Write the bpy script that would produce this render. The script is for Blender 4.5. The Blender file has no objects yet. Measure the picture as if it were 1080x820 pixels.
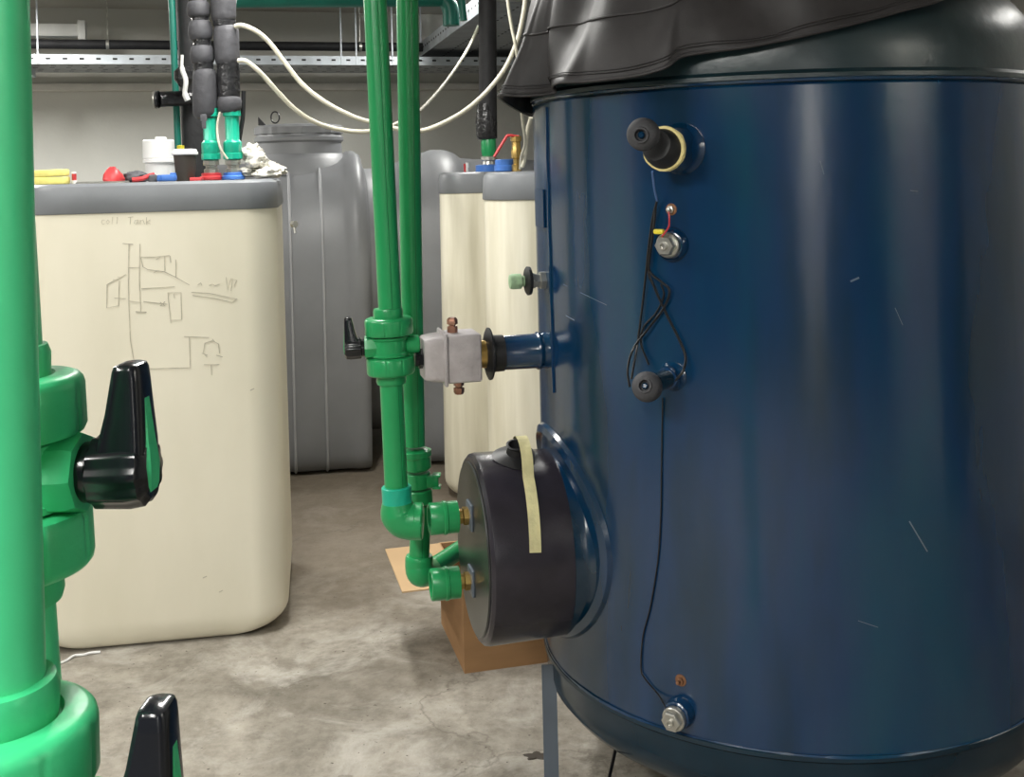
import bpy, bmesh, math, random
from mathutils import Vector, Matrix, noise
C = bpy.context.scene
col = C.collection
R = math.radians
PI = math.pi

# ------------------------------------------------------------------ camera
FOC, PX, PY, ROLL, EYE = 1170.0, 540.0, 178.0, R(1.4), 1.5
cam_d = bpy.data.cameras.new('camera'); cam = bpy.data.objects.new('camera', cam_d); col.objects.link(cam)
cam.location = (0, 0, EYE); cam.rotation_euler = (R(90), ROLL, 0)
cam_d.sensor_width = 36; cam_d.lens = FOC/1080*36
cam_d.shift_y = -(410-PY)/1080
cam_d.clip_start = 0.05
C.camera = cam
# ------------------------------------------------------------------ world, exposure
w = bpy.data.worlds.new('world'); C.world = w; w.use_nodes = True
w.node_tree.nodes['Background'].inputs[0].default_value = (0.8, 0.9, 1, 1)
w.node_tree.nodes['Background'].inputs[1].default_value = 0.25
C.view_settings.view_transform = 'Standard'; C.view_settings.look = 'None'
C.view_settings.gamma = 1; C.view_settings.use_curve_mapping = False
C.view_settings.exposure = 0.45
# (x, y, watt) of unseen fluorescent fixtures added under the ceiling; each builder call adds its own light
LAMPS = [(-1.5, -0.2, 62), (0.68, -2.6, 60, -55, 0), (-2.3, 2.3, 34), (-0.75, 3.6, 34), (-3.0, 6.0, 60), (-0.2, 6.6, 45), (2.7, 3.4, 8), (2.95, -0.75, 34, 0, -75), (-0.55, -0.75, 34)]  # tilted lamps added to wash the unseen door and side wall; last fills foreground
CEIL = 2.72

def at(px, py, y):
    """point seen at pixel (px, py) lying in the plane Y = y"""
    dx, dy = px-PX, py-PY; c, s = math.cos(ROLL), math.sin(ROLL)
    u = dx*c-dy*s; v = dx*s+dy*c
    return Vector((u*y/FOC, y, EYE-v*y/FOC))
def at_h(px, py, h):
    dx, dy = px-PX, py-PY; c, s = math.cos(ROLL), math.sin(ROLL)
    v = dx*s+dy*c
    return at(px, py, (EYE-h)*FOC/v)

# ------------------------------------------------------------------ materials
def nodes_mat(name):
    m = bpy.data.materials.new(name); m.use_nodes = True
    nt = m.node_tree; b = nt.nodes['Principled BSDF']
    return m, nt, b
def mat(name, c, rough=0.5, metal=0.0, var=0.12, scale=6.0, bump=0.0, bscale=60.0, c2=None, coat=0, stretch=None, spec=None, det=5):
    m, nt, b = nodes_mat(name)
    N = nt.nodes; L = nt.links
    tc = N.new('ShaderNodeTexCoord'); mp = N.new('ShaderNodeMapping'); L.new(tc.outputs['Object'], mp.inputs[0])
    if stretch: mp.inputs['Scale'].default_value = stretch
    n = N.new('ShaderNodeTexNoise'); n.inputs['Scale'].default_value = scale; n.inputs['Detail'].default_value = det
    L.new(mp.outputs[0], n.inputs['Vector'])
    r = N.new('ShaderNodeValToRGB'); L.new(n.outputs[0], r.inputs[0])
    ca = [x*(1-var) for x in c]; cb = [min(1, x*(1+var)) for x in c] if c2 is None else c2
    r.color_ramp.elements[0].position = 0.32; r.color_ramp.elements[1].position = 0.68
    r.color_ramp.elements[0].color = (*ca, 1); r.color_ramp.elements[1].color = (*cb, 1)
    L.new(r.outputs[0], b.inputs['Base Color'])
    b.inputs['Roughness'].default_value = rough; b.inputs['Metallic'].default_value = metal
    if spec is not None: b.inputs['Specular IOR Level'].default_value = spec
    if coat: b.inputs['Coat Weight'].default_value = coat; b.inputs['Coat Roughness'].default_value = 0.1
    if bump:
        n2 = N.new('ShaderNodeTexNoise'); n2.inputs['Scale'].default_value = bscale; n2.inputs['Detail'].default_value = 4
        L.new(mp.outputs[0], n2.inputs['Vector'])
        bp = N.new('ShaderNodeBump'); bp.inputs['Strength'].default_value = bump; bp.inputs['Distance'].default_value = 0.01
        L.new(n2.outputs[0], bp.inputs['Height']); L.new(bp.outputs[0], b.inputs['Normal'])
    return m

def concrete():
    m, nt, b = nodes_mat('floor_concrete'); N = nt.nodes; L = nt.links
    tc = N.new('ShaderNodeTexCoord')
    def noi(sc, det, ro=0.6, dist=0):
        n = N.new('ShaderNodeTexNoise'); n.inputs['Scale'].default_value = sc; n.inputs['Detail'].default_value = det
        n.inputs['Roughness'].default_value = ro; n.inputs['Distortion'].default_value = dist
        L.new(tc.outputs['Object'], n.inputs['Vector']); return n
    def ramp(src, a, bb, p0, p1):
        r = N.new('ShaderNodeValToRGB'); r.color_ramp.elements[0].position = p0; r.color_ramp.elements[1].position = p1
        r.color_ramp.elements[0].color = (*a, 1); r.color_ramp.elements[1].color = (*bb, 1); L.new(src, r.inputs[0]); return r
    def mix(f, a, bb, mode='MIX'):
        x = N.new('ShaderNodeMix'); x.data_type = 'RGBA'; x.blend_type = mode
        if isinstance(f, float): x.inputs[0].default_value = f
        else: L.new(f, x.inputs[0])
        L.new(a, x.inputs[6])
        if isinstance(bb, tuple): x.inputs[7].default_value = (*bb, 1)
        else: L.new(bb, x.inputs[7])
        return x.outputs[2]
    base = ramp(noi(2.2, 8, 0.65, 0.3).outputs[0], (0.18, 0.16, 0.128), (0.39, 0.355, 0.30), 0.33, 0.62)
    fine = ramp(noi(16, 10, 0.75).outputs[0], (0.55, 0.54, 0.52), (1, 1, 1), 0.34, 0.58)
    c = mix(0.8, base.outputs[0], fine.outputs[0], 'MULTIPLY')
    # pale plaster dust smeared in patches
    dust = ramp(noi(3.4, 9, 0.7, 0.6).outputs[0], (0, 0, 0), (0.75, 0.75, 0.75), 0.5, 0.66)
    c = mix(dust.outputs[0], c, (0.50, 0.47, 0.42))
    # dark damp stains
    st = ramp(noi(1.6, 6, 0.6, 0.8).outputs[0], (0, 0, 0), (0.8, 0.8, 0.8), 0.56, 0.7)
    c = mix(st.outputs[0], c, (0.13, 0.105, 0.075))
    # browner, darker zone towards the back of the floor, with a noisy edge
    sx = N.new('ShaderNodeSeparateXYZ'); L.new(tc.outputs['Object'], sx.inputs[0])
    dn = noi(1.3, 8, 0.7, 0.5); m1 = N.new('ShaderNodeMath'); m1.operation = 'MULTIPLY_ADD'; L.new(dn.outputs[0], m1.inputs[0]); m1.inputs[1].default_value = 1.8; L.new(sx.outputs[1], m1.inputs[2])
    dm = ramp(m1.outputs[0], (0, 0, 0), (0.72, 0.72, 0.72), 0, 1)
    mr = N.new('ShaderNodeMapRange'); mr.inputs[1].default_value = 4.45; mr.inputs[2].default_value = 5.2; mr.inputs[4].default_value = 1; L.new(m1.outputs[0], mr.inputs[0]); L.new(mr.outputs[0], dm.inputs[0])
    c = mix(dm.outputs[0], c, (0.15, 0.115, 0.078))
    # hairline cracks
    vo = N.new('ShaderNodeTexVoronoi'); vo.feature = 'DISTANCE_TO_EDGE'; vo.inputs['Scale'].default_value = 0.9
    nn = noi(3, 6); ad = N.new('ShaderNodeMixRGB'); ad.inputs[0].default_value = 0.35
    L.new(tc.outputs['Object'], ad.inputs[1]); L.new(nn.outputs['Color'], ad.inputs[2]); L.new(ad.outputs[0], vo.inputs['Vector'])
    cr = ramp(vo.outputs[0], (0.5, 0.5, 0.5), (0, 0, 0), 0.0, 0.006)
    c = mix(cr.outputs[0], c, (0.1, 0.085, 0.065))
    sp = ramp(noi(70, 2, 0.5).outputs[0], (0, 0, 0), (1, 1, 1), 0.7, 0.74)
    c = mix(sp.outputs[0], c, (0.09, 0.075, 0.06))
    L.new(c, b.inputs['Base Color']); b.inputs['Roughness'].default_value = 0.75
    bp = N.new('ShaderNodeBump'); bp.inputs['Strength'].default_value = 0.35; bp.inputs['Distance'].default_value = 0.01
    L.new(noi(22, 9, 0.7).outputs[0], bp.inputs['Height']); L.new(bp.outputs[0], b.inputs['Normal'])
    return m

def blue_paint():
    m, nt, b = nodes_mat('blue_enamel'); N = nt.nodes; L = nt.links
    tc = N.new('ShaderNodeTexCoord'); mp = N.new('ShaderNodeMapping'); L.new(tc.outputs['Object'], mp.inputs[0])
    mp.inputs['Scale'].default_value = (1, 1, 0.22)
    n = N.new('ShaderNodeTexNoise'); n.inputs['Scale'].default_value = 5; n.inputs['Detail'].default_value = 4; L.new(mp.outputs[0], n.inputs['Vector'])
    r = N.new('ShaderNodeValToRGB'); L.new(n.outputs[0], r.inputs[0])
    r.color_ramp.elements[0].position = 0.35; r.color_ramp.elements[1].position = 0.68
    r.color_ramp.elements[0].color = (0.001, 0.022, 0.048, 1); r.color_ramp.elements[1].color = (0.001, 0.048, 0.100, 1)
    e = r.color_ramp.elements.new(0.5); e.color = (0.003, 0.032, 0.096, 1)
    L.new(r.outputs[0], b.inputs['Base Color'])
    b.inputs['IOR'].default_value = 1.7
    n3 = N.new('ShaderNodeTexNoise'); n3.inputs['Scale'].default_value = 3; n3.inputs['Detail'].default_value = 6; L.new(tc.outputs['Object'], n3.inputs['Vector'])
    mr = N.new('ShaderNodeMapRange'); mr.inputs[3].default_value = 0.12; mr.inputs[4].default_value = 0.24
    L.new(n3.outputs[0], mr.inputs[0]); L.new(mr.outputs[0], b.inputs['Roughness'])
    n2 = N.new('ShaderNodeTexNoise'); n2.inputs['Scale'].default_value = 9; n2.inputs['Detail'].default_value = 3
    L.new(mp.outputs[0], n2.inputs['Vector'])
    bp = N.new('ShaderNodeBump'); bp.inputs['Strength'].default_value = 0.25; bp.inputs['Distance'].default_value = 0.006
    L.new(n2.outputs[0], bp.inputs['Height']); L.new(bp.outputs[0], b.inputs['Normal'])
    return m

def emis(name, c, s):
    m, nt, b = nodes_mat(name); b.inputs['Base Color'].default_value = (*c, 1)
    b.inputs['Emission Color'].default_value = (*c, 1); b.inputs['Emission Strength'].default_value = s
    return m

M = {}
M['floor'] = concrete()
M['wall'] = mat('wall_plaster', (0.60, 0.60, 0.56), 0.85, var=0.06, scale=1.5, bump=0.15, bscale=30)
M['upwall'] = mat('shaded_wall_plaster', (0.54, 0.535, 0.49), 0.85, var=0.06, scale=1.5)  # same plaster as below; shade up by the trays is put into its colour
M['ceil'] = mat('ceiling_concrete', (0.42, 0.41, 0.37), 0.9, var=0.1, scale=2, bump=0.2)
M['trim'] = mat('trim_plaster', (0.62, 0.61, 0.57), 0.8, var=0.05)
M['blue'] = blue_paint()
M['bluedark'] = mat('dark_blue_enamel', (0.004, 0.022, 0.040), 0.2, var=0.2)
M['domeblue'] = mat('dark_teal_enamel', (0.008, 0.026, 0.034), 0.33, var=0.3, scale=4, bump=0.2, bscale=14, spec=0.9)
M['reardark'] = mat('dark_grey_unseen_wall', (0.09, 0.10, 0.11), 0.7)  # kept dark so the blue enamel mirrors dark gaps beside the added door
M['doorwhite'] = mat('white_added_door', (0.8, 0.8, 0.79), 0.5, var=0.03)
M['legblue'] = mat('grey_blue_painted_steel', (0.14, 0.17, 0.21), 0.35, var=0.15)
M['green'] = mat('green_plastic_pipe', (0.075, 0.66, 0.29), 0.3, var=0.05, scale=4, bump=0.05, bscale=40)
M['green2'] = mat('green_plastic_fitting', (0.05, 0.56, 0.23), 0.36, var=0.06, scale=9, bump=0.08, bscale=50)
M['greenfar'] = mat('shaded_green_plastic_pipe', (0.018, 0.31, 0.10), 0.3, var=0.07, scale=4, bump=0.05, bscale=40)  # same plastic as the near pipes; the dimmer light is put into the colour
M['teal'] = mat('teal_plastic', (0.01, 0.42, 0.27), 0.35, var=0.08)
M['tealdark'] = mat('teal_painted_pipe', (0.006, 0.15, 0.11), 0.4, var=0.1)
M['stripe'] = mat('dark_green_stripe', (0.008, 0.16, 0.055), 0.4, var=0.05)
M['black'] = mat('black_glossy_plastic', (0.008, 0.009, 0.012), 0.18, var=0.2)
M['blackr'] = mat('black_rubber', (0.016, 0.016, 0.018), 0.45, var=0.3, scale=20)
M['foam'] = mat('dark_grey_foam', (0.055, 0.055, 0.062), 0.7, var=0.2, scale=12, bump=0.3, bscale=50)
M['foamdark'] = mat('black_foam', (0.016, 0.016, 0.018), 0.65, var=0.3, scale=12, bump=0.3, bscale=40)
M['tapeb'] = mat('black_shiny_tape', (0.02, 0.02, 0.022), 0.22, var=0.3, scale=30, bump=0.5, bscale=60)
M['drum'] = mat('black_lacquered_steel', (0.026, 0.023, 0.032), 0.27, var=0.2, scale=14, bump=0.05, bscale=180, stretch=(1, 1, 1))
M['drumface'] = mat('black_lacquered_face', (0.03, 0.034, 0.032), 0.3, var=0.25, scale=6)
M['cover'] = mat('black_leatherette', (0.030, 0.027, 0.029), 0.55, var=0.15, scale=20, bump=0.04, bscale=200)
M['coverin'] = mat('black_lining', (0.01, 0.01, 0.011), 0.9)
M['cream'] = mat('cream_plastic', (0.80, 0.75, 0.60), 0.4, var=0.06, scale=2.2, c2=(0.84, 0.79, 0.65), bump=0.05, bscale=7, stretch=(1.5, 1.5, 0.5))
M['creamy'] = mat('stained_cream_plastic', (0.80, 0.75, 0.58), 0.42, var=0.2, scale=5, c2=(0.86, 0.82, 0.68), stretch=(3, 3, 0.25), det=7)
M['lid'] = mat('grey_plastic_lid', (0.19, 0.20, 0.215), 0.42, var=0.12, scale=5)
M['ptank'] = mat('mid_grey_plastic', (0.20, 0.205, 0.215), 0.45, var=0.12, scale=2.5, bump=0.08, bscale=8)
M['seam'] = mat('pale_grey_seam', (0.34, 0.345, 0.36), 0.5, var=0.1)
M['alu'] = mat('cast_aluminium', (0.50, 0.46, 0.47), 0.55, 0.15, var=0.12, scale=25, bump=0.2, bscale=120)
M['steel'] = mat('zinc_steel', (0.55, 0.54, 0.50), 0.35, 0.85, var=0.2, scale=30)
M['galv'] = mat('galvanised_steel', (0.52, 0.56, 0.60), 0.5, 0.35, var=0.15, scale=9)
M['galvu'] = mat('galvanised_tray_base', (0.30, 0.32, 0.34), 0.55, 0.3, var=0.15, scale=9)
M['hole'] = mat('dark_hole', (0.02, 0.02, 0.02), 0.9)
M['brass'] = mat('brass', (0.62, 0.42, 0.14), 0.3, 0.85, var=0.2, scale=30)
M['copper'] = mat('copper', (0.40, 0.20, 0.14), 0.35, 0.8, var=0.25, scale=40)
M['tape'] = mat('masking_tape', (0.72, 0.66, 0.36), 0.7, var=0.12, scale=25, bump=0.3, bscale=80)
M['tapey'] = mat('yellow_masking_tape', (0.85, 0.72, 0.33), 0.7, var=0.12, scale=25, bump=0.4, bscale=60)
M['card'] = mat('brown_cardboard', (0.36, 0.20, 0.09), 0.8, var=0.1, scale=3, stretch=(1, 1, 6))
M['cardl'] = mat('pale_cardboard', (0.52, 0.35, 0.19), 0.8, var=0.08, scale=3)
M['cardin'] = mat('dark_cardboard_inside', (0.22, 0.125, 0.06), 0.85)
M['cable'] = mat('off_white_cable', (0.62, 0.59, 0.48), 0.5, var=0.08)
M['wire'] = mat('black_wire', (0.008, 0.008, 0.01), 0.35)
M['wireb'] = mat('blue_wire', (0.12, 0.22, 0.5), 0.4)
M['white'] = mat('white_plastic', (0.80, 0.80, 0.79), 0.4, var=0.04)
M['yellow'] = mat('yellow_foam', (0.80, 0.72, 0.22), 0.8, var=0.1, scale=20, bump=0.3)
M['yel'] = mat('yellow_plastic', (0.85, 0.72, 0.05), 0.4)
M['red'] = mat('red_plastic', (0.58, 0.05, 0.055), 0.4, var=0.15)
M['bluep'] = mat('blue_plastic', (0.06, 0.18, 0.55), 0.4, var=0.15)
M['brown'] = mat('dark_brown_card', (0.055, 0.045, 0.035), 0.55, var=0.15)
M['rag'] = mat('dirty_white_cloth', (0.62, 0.60, 0.54), 0.95, var=0.35, scale=18, bump=0.6, bscale=40)
M['darkcloth'] = mat('dark_grey_cloth', (0.10, 0.10, 0.11), 0.9, var=0.3, scale=20, bump=0.5, bscale=40)
M['pencil'] = mat('pencil_line', (0.50, 0.46, 0.37), 0.8, var=0.25, scale=30)
M['rust'] = mat('rusty_steel', (0.25, 0.12, 0.06), 0.6, 0.4, var=0.4, scale=60)
M['scratch'] = mat('bare_metal_scratch', (0.16, 0.2, 0.25), 0.6)
M['duct'] = mat('white_painted_duct', (0.60, 0.60, 0.57), 0.6, var=0.05)
M['tube'] = emis('fluorescent_tube', (1.0, 0.98, 0.92), 6.0)
M['door'] = mat('dark_painted_door', (0.05, 0.055, 0.06), 0.5)
M['mintpipe'] = mat('pale_green_plug', (0.42, 0.62, 0.38), 0.5, var=0.3, scale=40)

# ------------------------------------------------------------------ mesh builder
ORG = {}
def frame(o, xdir, zdir=None):
    """matrix whose local X points along xdir"""
    x = Vector(xdir).normalized(); z = Vector(zdir or (0, 0, 1))
    y = z.cross(x).normalized(); z = x.cross(y)
    m = Matrix((x, y, z)).transposed().to_4x4(); m.translation = Vector(o); return m
def zframe(o, zdir, hint=None):
    """matrix whose local Z points along zdir"""
    z = Vector(zdir).normalized(); h = Vector(hint) if hint else (Vector((0, 0, 1)) if abs(z.z) < 0.9 else Vector((1, 0, 0)))
    x = h.cross(z).normalized(); y = z.cross(x)
    m = Matrix((x, y, z)).transposed().to_4x4(); m.translation = Vector(o); return m
def spline(pts, n=8):
    P = [Vector(p) for p in pts]; P = [2*P[0]-P[1]]+P+[2*P[-1]-P[-2]]; out = []
    for i in range(1, len(P)-2):
        for k in range(n):
            t = k/n; a, b, c, d = P[i-1:i+3]
            out.append(0.5*((2*b)+(c-a)*t+(2*a-5*b+4*c-d)*t*t+(3*b-a-3*c+d)*t**3))
    out.append(P[-2]); return out
def rrect(w_, d_, rc, n=6, ins=0.0):
    out = []; w_, d_ = w_/2-ins, d_/2-ins; rc = max(0.002, rc-ins*0.5)
    for cx, cy, a0 in ((w_-rc, d_-rc, 0), (-w_+rc, d_-rc, 90), (-w_+rc, -d_+rc, 180), (w_-rc, -d_+rc, 270)):
        for k in range(n+1):
            a = R(a0+90*k/n); out.append((cx+rc*math.cos(a), cy+rc*math.sin(a)))
    return out
class MB:
    def __init__(s, M_=None): s.v = []; s.f = []; s.M = M_ or Matrix.Identity(4)
    def add(s, vs, fs, M_=None):
        o = len(s.v); T = s.M @ M_ if M_ else s.M
        s.v += [T @ Vector(p) for p in vs]; s.f += [tuple(i+o for i in f) for f in fs]; return s
    def loft(s, rows, cap=True, close=True, M_=None):
        n = len(rows[0]); vs = [p for r in rows for p in r]; fs = []
        m = n if close else n-1
        for i in range(len(rows)-1):
            for j in range(m):
                a = i*n+j; b = i*n+(j+1) % n; fs.append((a, b, b+n, a+n))
        if cap:
            fs.append(tuple(range(n-1, -1, -1))); fs.append(tuple(range((len(rows)-1)*n, len(rows)*n)))
        return s.add(vs, fs, M_)
    def box(s, c, size, bev=0.0, seg=2, M_=None):
        bm = bmesh.new(); bmesh.ops.create_cube(bm, size=1)
        for v in bm.verts: v.co = Vector((v.co.x*size[0], v.co.y*size[1], v.co.z*size[2]))+Vector(c)
        if bev: bmesh.ops.bevel(bm, geom=bm.edges[:], offset=bev, segments=seg, affect='EDGES', profile=0.5)
        bm.verts.index_update()
        s.add([v.co.copy() for v in bm.verts], [tuple(v.index for v in f.verts) for f in bm.faces], M_); bm.free(); return s
    def lathe(s, prof, n=32, M_=None, cap=True, mod=None):
        rows = []
        for i, (r, z) in enumerate(prof):
            rows.append([((r+(mod(a, i) if mod else 0))*math.cos(a), (r+(mod(a, i) if mod else 0))*math.sin(a), z) for a in [2*PI*k/n for k in range(n)]])
        return s.loft(rows, cap, True, M_)
    def cyl(s, p, q, r, n=24, r2=None, bev=0.0):
        p, q = Vector(p), Vector(q); L = (q-p).length; r2 = r if r2 is None else r2
        pr = [(r, 0), (r2, L)] if not bev else [(r-bev, 0), (r, bev), (r2, L-bev), (r2-bev, L)]
        return s.lathe(pr, n, zframe(p, q-p))
    def tube(s, pts, r, n=12, cap=True):
        pts = [Vector(p) for p in pts]; rows = []; up = None
        for i, p in enumerate(pts):
            t = (pts[min(i+1, len(pts)-1)]-pts[max(i-1, 0)]).normalized()
            if up is None: up = Vector((0, 0, 1)) if abs(t.z) < 0.9 else Vector((0, 1, 0))
            x = up.cross(t).normalized(); up = t.cross(x)
            rr = r[i] if isinstance(r, (list, tuple)) else r
            rows.append([p+rr*(math.cos(2*PI*k/n)*x+math.sin(2*PI*k/n)*up) for k in range(n)])
        return s.loft(rows, cap)
    def ribbon(s, pts, w_, nrm):
        """flat strip along pts, width w_, facing nrm (vector or list)"""
        pts = [Vector(p) for p in pts]; rows = []
        for i, p in enumerate(pts):
            t = (pts[min(i+1, len(pts)-1)]-pts[max(i-1, 0)]).normalized()
            nn = Vector(nrm[i] if isinstance(nrm, list) else nrm)
            sd = nn.cross(t).normalized()*w_/2; th = nn.normalized()*0.0006
            rows.append([p-sd, p+sd, p+sd+th, p-sd+th])
        return s.loft(rows)
    def prism(s, poly, h, M_=None):
        n = len(poly); return s.loft([[(x, y, 0) for x, y in poly], [(x, y, h) for x, y in poly]], True, True, M_)
    def build(s, name, m, parent=None, label=None, cat=None, group=None, kind=None, ang=35, base=None):
        if parent is not None: o0 = ORG[parent.name]
        elif base is not None: o0 = Vector(base)
        else:
            xs = [p.x for p in s.v]; ys = [p.y for p in s.v]; o0 = Vector(((min(xs)+max(xs))/2, (min(ys)+max(ys))/2, min(p.z for p in s.v)))
        me = bpy.data.meshes.new(name); me.from_pydata([p-o0 for p in s.v], [], s.f)
        bm = bmesh.new(); bm.from_mesh(me); bmesh.ops.recalc_face_normals(bm, faces=bm.faces[:]); bm.to_mesh(me); bm.free()
        for p in me.polygons: p.use_smooth = True
        me.set_sharp_from_angle(angle=R(ang))
        me.materials.append(m); ob = bpy.data.objects.new(name, me); col.objects.link(ob)
        if parent is not None: ob.parent = parent
        else: ob.location = o0
        ORG[ob.name] = o0
        props(ob, label, cat, group, kind); return ob
def props(o, label=None, cat=None, group=None, kind=None):
    for k, v in (('label', label), ('category', cat), ('group', group), ('kind', kind)):
        if v: o[k] = v
    return o
def thing(name, loc, label, cat, group=None):
    o = bpy.data.objects.new(name, None); o.empty_display_size = 0.05; o.location = loc; col.objects.link(o)
    ORG[o.name] = Vector(loc); return props(o, label, cat, group)

# ------------------------------------------------------------------ setting
RA = R(17)                                   # the back wall runs at this angle to the picture
wd = Vector((math.cos(RA), math.sin(RA), 0)); wn = Vector((math.sin(RA), -math.cos(RA), 0))   # wn faces the camera
W0 = Vector((0, 8.9, 0))
def wallpt(px, py, off=0.0):
    """point at pixel on the plane `off` in front of the back wall"""
    d = at(px, py, 1.0)-Vector((0, 0, EYE)); p0 = W0+wn*off
    t = (p0-Vector((0, 0, EYE))).dot(wn)/d.dot(wn); return Vector((0, 0, EYE))+d*t
wl = frame(W0, wd)
X0, X1, Yb = -4.6, 3.4, -3.2
MB().box((0, 3.6, -0.05), (12, 16, 0.1)).build('floor', M['floor'], kind='structure', base=(0, 0, 0))
MB().box((0, 3.6, CEIL+0.05), (12, 16, 0.1)).build('ceiling', M['ceil'], kind='structure')
MB(wl).box((0, 0.1, 1.1), (11, 0.2, 2.2)).build('wall_back', M['wall'], kind='structure')
MB(wl).box((0, 0.04, 2.46), (11, 0.2, 0.56)).build('wall_back_upper', M['upwall'], kind='structure')
MB(wl).box((0, -0.02, 2.155), (11, 0.16, 0.05), 0.004).build('trim_1', M['trim'], kind='structure')
MB().box((X0-0.1, 2.6, CEIL/2), (0.2, 14, CEIL)).build('wall_left', M['wall'], kind='structure')
MB().box((X1+0.1, 2.6, CEIL/2), (0.2, 15, CEIL)).build('wall_right', M['wall'], kind='structure')
MB().box((0, Yb-0.1, CEIL/2), (12, 0.2, CEIL)).build('wall_rear', M['reardark'], kind='structure')
# unseen door and dark panels, added to shape the streaks mirrored in the blue enamel
MB().box((0.68, Yb+0.03, 1.02), (0.72, 0.06, 2.04), 0.004).build('added_door_1', M['doorwhite'], kind='structure')
MB().box((X0+0.05, -1.0, CEIL/2), (0.1, 4.2, CEIL)).build('added_panel_2', M['reardark'], kind='structure')
MB().box((X1-0.06, 0.85, CEIL/2), (0.12, 0.7, CEIL)).build('added_panel_4', M['reardark'], kind='structure')
MB().box((X1-0.04, -2.5, CEIL/2), (0.08, 1.3, CEIL)).build('added_panel_5', M['reardark'], kind='structure')

def lamp(i, x, y, wt, tx=0, ty=0):
    z = CEIL-0.12
    t = thing('added_ceiling_light', (x, y, CEIL), 'added white fluorescent ceiling fitting above the plant room, out of the picture', 'lamp', 'added fluorescent fittings on the ceiling')
    MB().box((x, y, CEIL-0.03), (0.16, 1.25, 0.055), 0.01).build('fitting_body', M['white'], t)
    MB().cyl((x, y-0.6, z+0.04), (x, y+0.6, z+0.04), 0.014, 12).build('tube', M['tube'], t)
    ld = bpy.data.lights.new('lamp_light', 'AREA'); ld.shape = 'RECTANGLE'; ld.size = 0.18; ld.size_y = 1.2; ld.energy = wt
    ld.color = (1.0, 0.985, 0.94)
    lo = bpy.data.objects.new('lamp_light', ld); lo.location = (x, y, z-0.01); lo.rotation_euler = (R(tx), R(ty), 0); col.objects.link(lo)
for i, a_ in enumerate(LAMPS): lamp(i, *a_)

# ------------------------------------------------------------------ big blue tank
TC = Vector((0.655, 2.75, 0)); TR = 0.60; ZB, ZT = 0.34, 1.66
def onT(px, py, off=0.0, far=False):
    d = at(px, py, 1.0)-Vector((0, 0, EYE)); r = TR+off
    a = d.x**2+d.y**2; b = -2*(d.x*TC.x+d.y*TC.y); c = TC.x**2+TC.y**2-r*r
    q = b*b-4*a*c; q = max(q, 0); t = (-b-math.sqrt(q))/(2*a) if not far else (-b+math.sqrt(q))/(2*a)
    return Vector((0, 0, EYE))+d*t
def nT(p): return (Vector((p.x, p.y, 0))-TC).normalized()
tank = thing('storage_tank', (TC.x, TC.y, 0), 'large glossy dark blue steel storage tank standing on legs under a black cover', 'tank')
TM = Matrix.Translation(TC)
MB(TM).lathe([(TR-0.012, ZB-0.01), (TR, ZB), (TR, 0.6), (TR, 1.0), (TR, 1.4), (TR, ZT-0.01), (TR-0.01, ZT)], 144).build('shell', M['blue'], tank)
# dished ends
top = [(TR-0.004, ZT-0.005), (TR+0.006, ZT+0.004), (TR+0.006, ZT+0.012), (TR-0.002, ZT+0.02), (TR-0.001, ZT+0.05)]
for k in range(1, 13):
    a = PI/2*k/12; top.append(((TR-0.001)*math.cos(a)**0.62 if k < 12 else 0.002, ZT+0.05+0.26*math.sin(a)))
MB(TM).lathe(top, 96).build('upper_dished_end', M['domeblue'], tank)
bot = [(TR-0.004, ZB+0.006), (TR+0.005, ZB+0.002), (TR+0.006, ZB-0.006), (TR-0.001, ZB-0.012), (TR-0.002, ZB-0.055)]
for k in range(1, 9):
    a = PI/2*k/8; bot.append(((TR-0.002)*math.cos(a)**0.7 if k < 8 else 0.002, ZB-0.055-0.16*math.sin(a)))
MB(TM).lathe(bot, 96).build('lower_dished_end', M['bluedark'], tank)
for zz in (ZT+0.001, ZB+0.001):
    MB(TM).add([((TR+0.0045*math.cos(b)+0.001*math.sin(7*a))*math.cos(a), (TR+0.0045*math.cos(b)+0.001*math.sin(7*a))*math.sin(a), zz+0.005*math.sin(b)+0.0015*noise.noise((a*30, zz, 0))) if True else 0
        for a in [2*PI*k/240 for k in range(240)] for b in [2*PI*j/6 for j in range(6)]],
        [(i*6+j, i*6+(j+1) % 6, ((i+1) % 240)*6+(j+1) % 6, ((i+1) % 240)*6+j) for i in range(240) for j in range(6)]).build('weld_bead', M['blue'], tank)
# vertical weld and name plate by the left silhouette
a = R(196)
def cylp(a, z, off=0.0): return TC+Vector(((TR+off)*math.cos(a), (TR+off)*math.sin(a), z))
MB().tube([cylp(R(198)+0.003*math.sin(z*40), z, 0.001) for z in [0.98+k*0.03 for k in range(23)]], 0.004, 8).build('vertical_weld', M['blue'], tank)
pl = MB(); z0 = at(570, 222, 2.5).z
pl.loft([[cylp(R(186+9*j/5), z0-0.045, 0.001) for j in range(6)]+[cylp(R(195-9*j/5), z0-0.045, 0.005) for j in range(6)],
         [cylp(R(186+9*j/5), z0+0.045, 0.001) for j in range(6)]+[cylp(R(195-9*j/5), z0+0.045, 0.005) for j in range(6)]])
pl.build('name_plate', M['blue'], tank, 'small blank plate painted over in blue')
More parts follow.
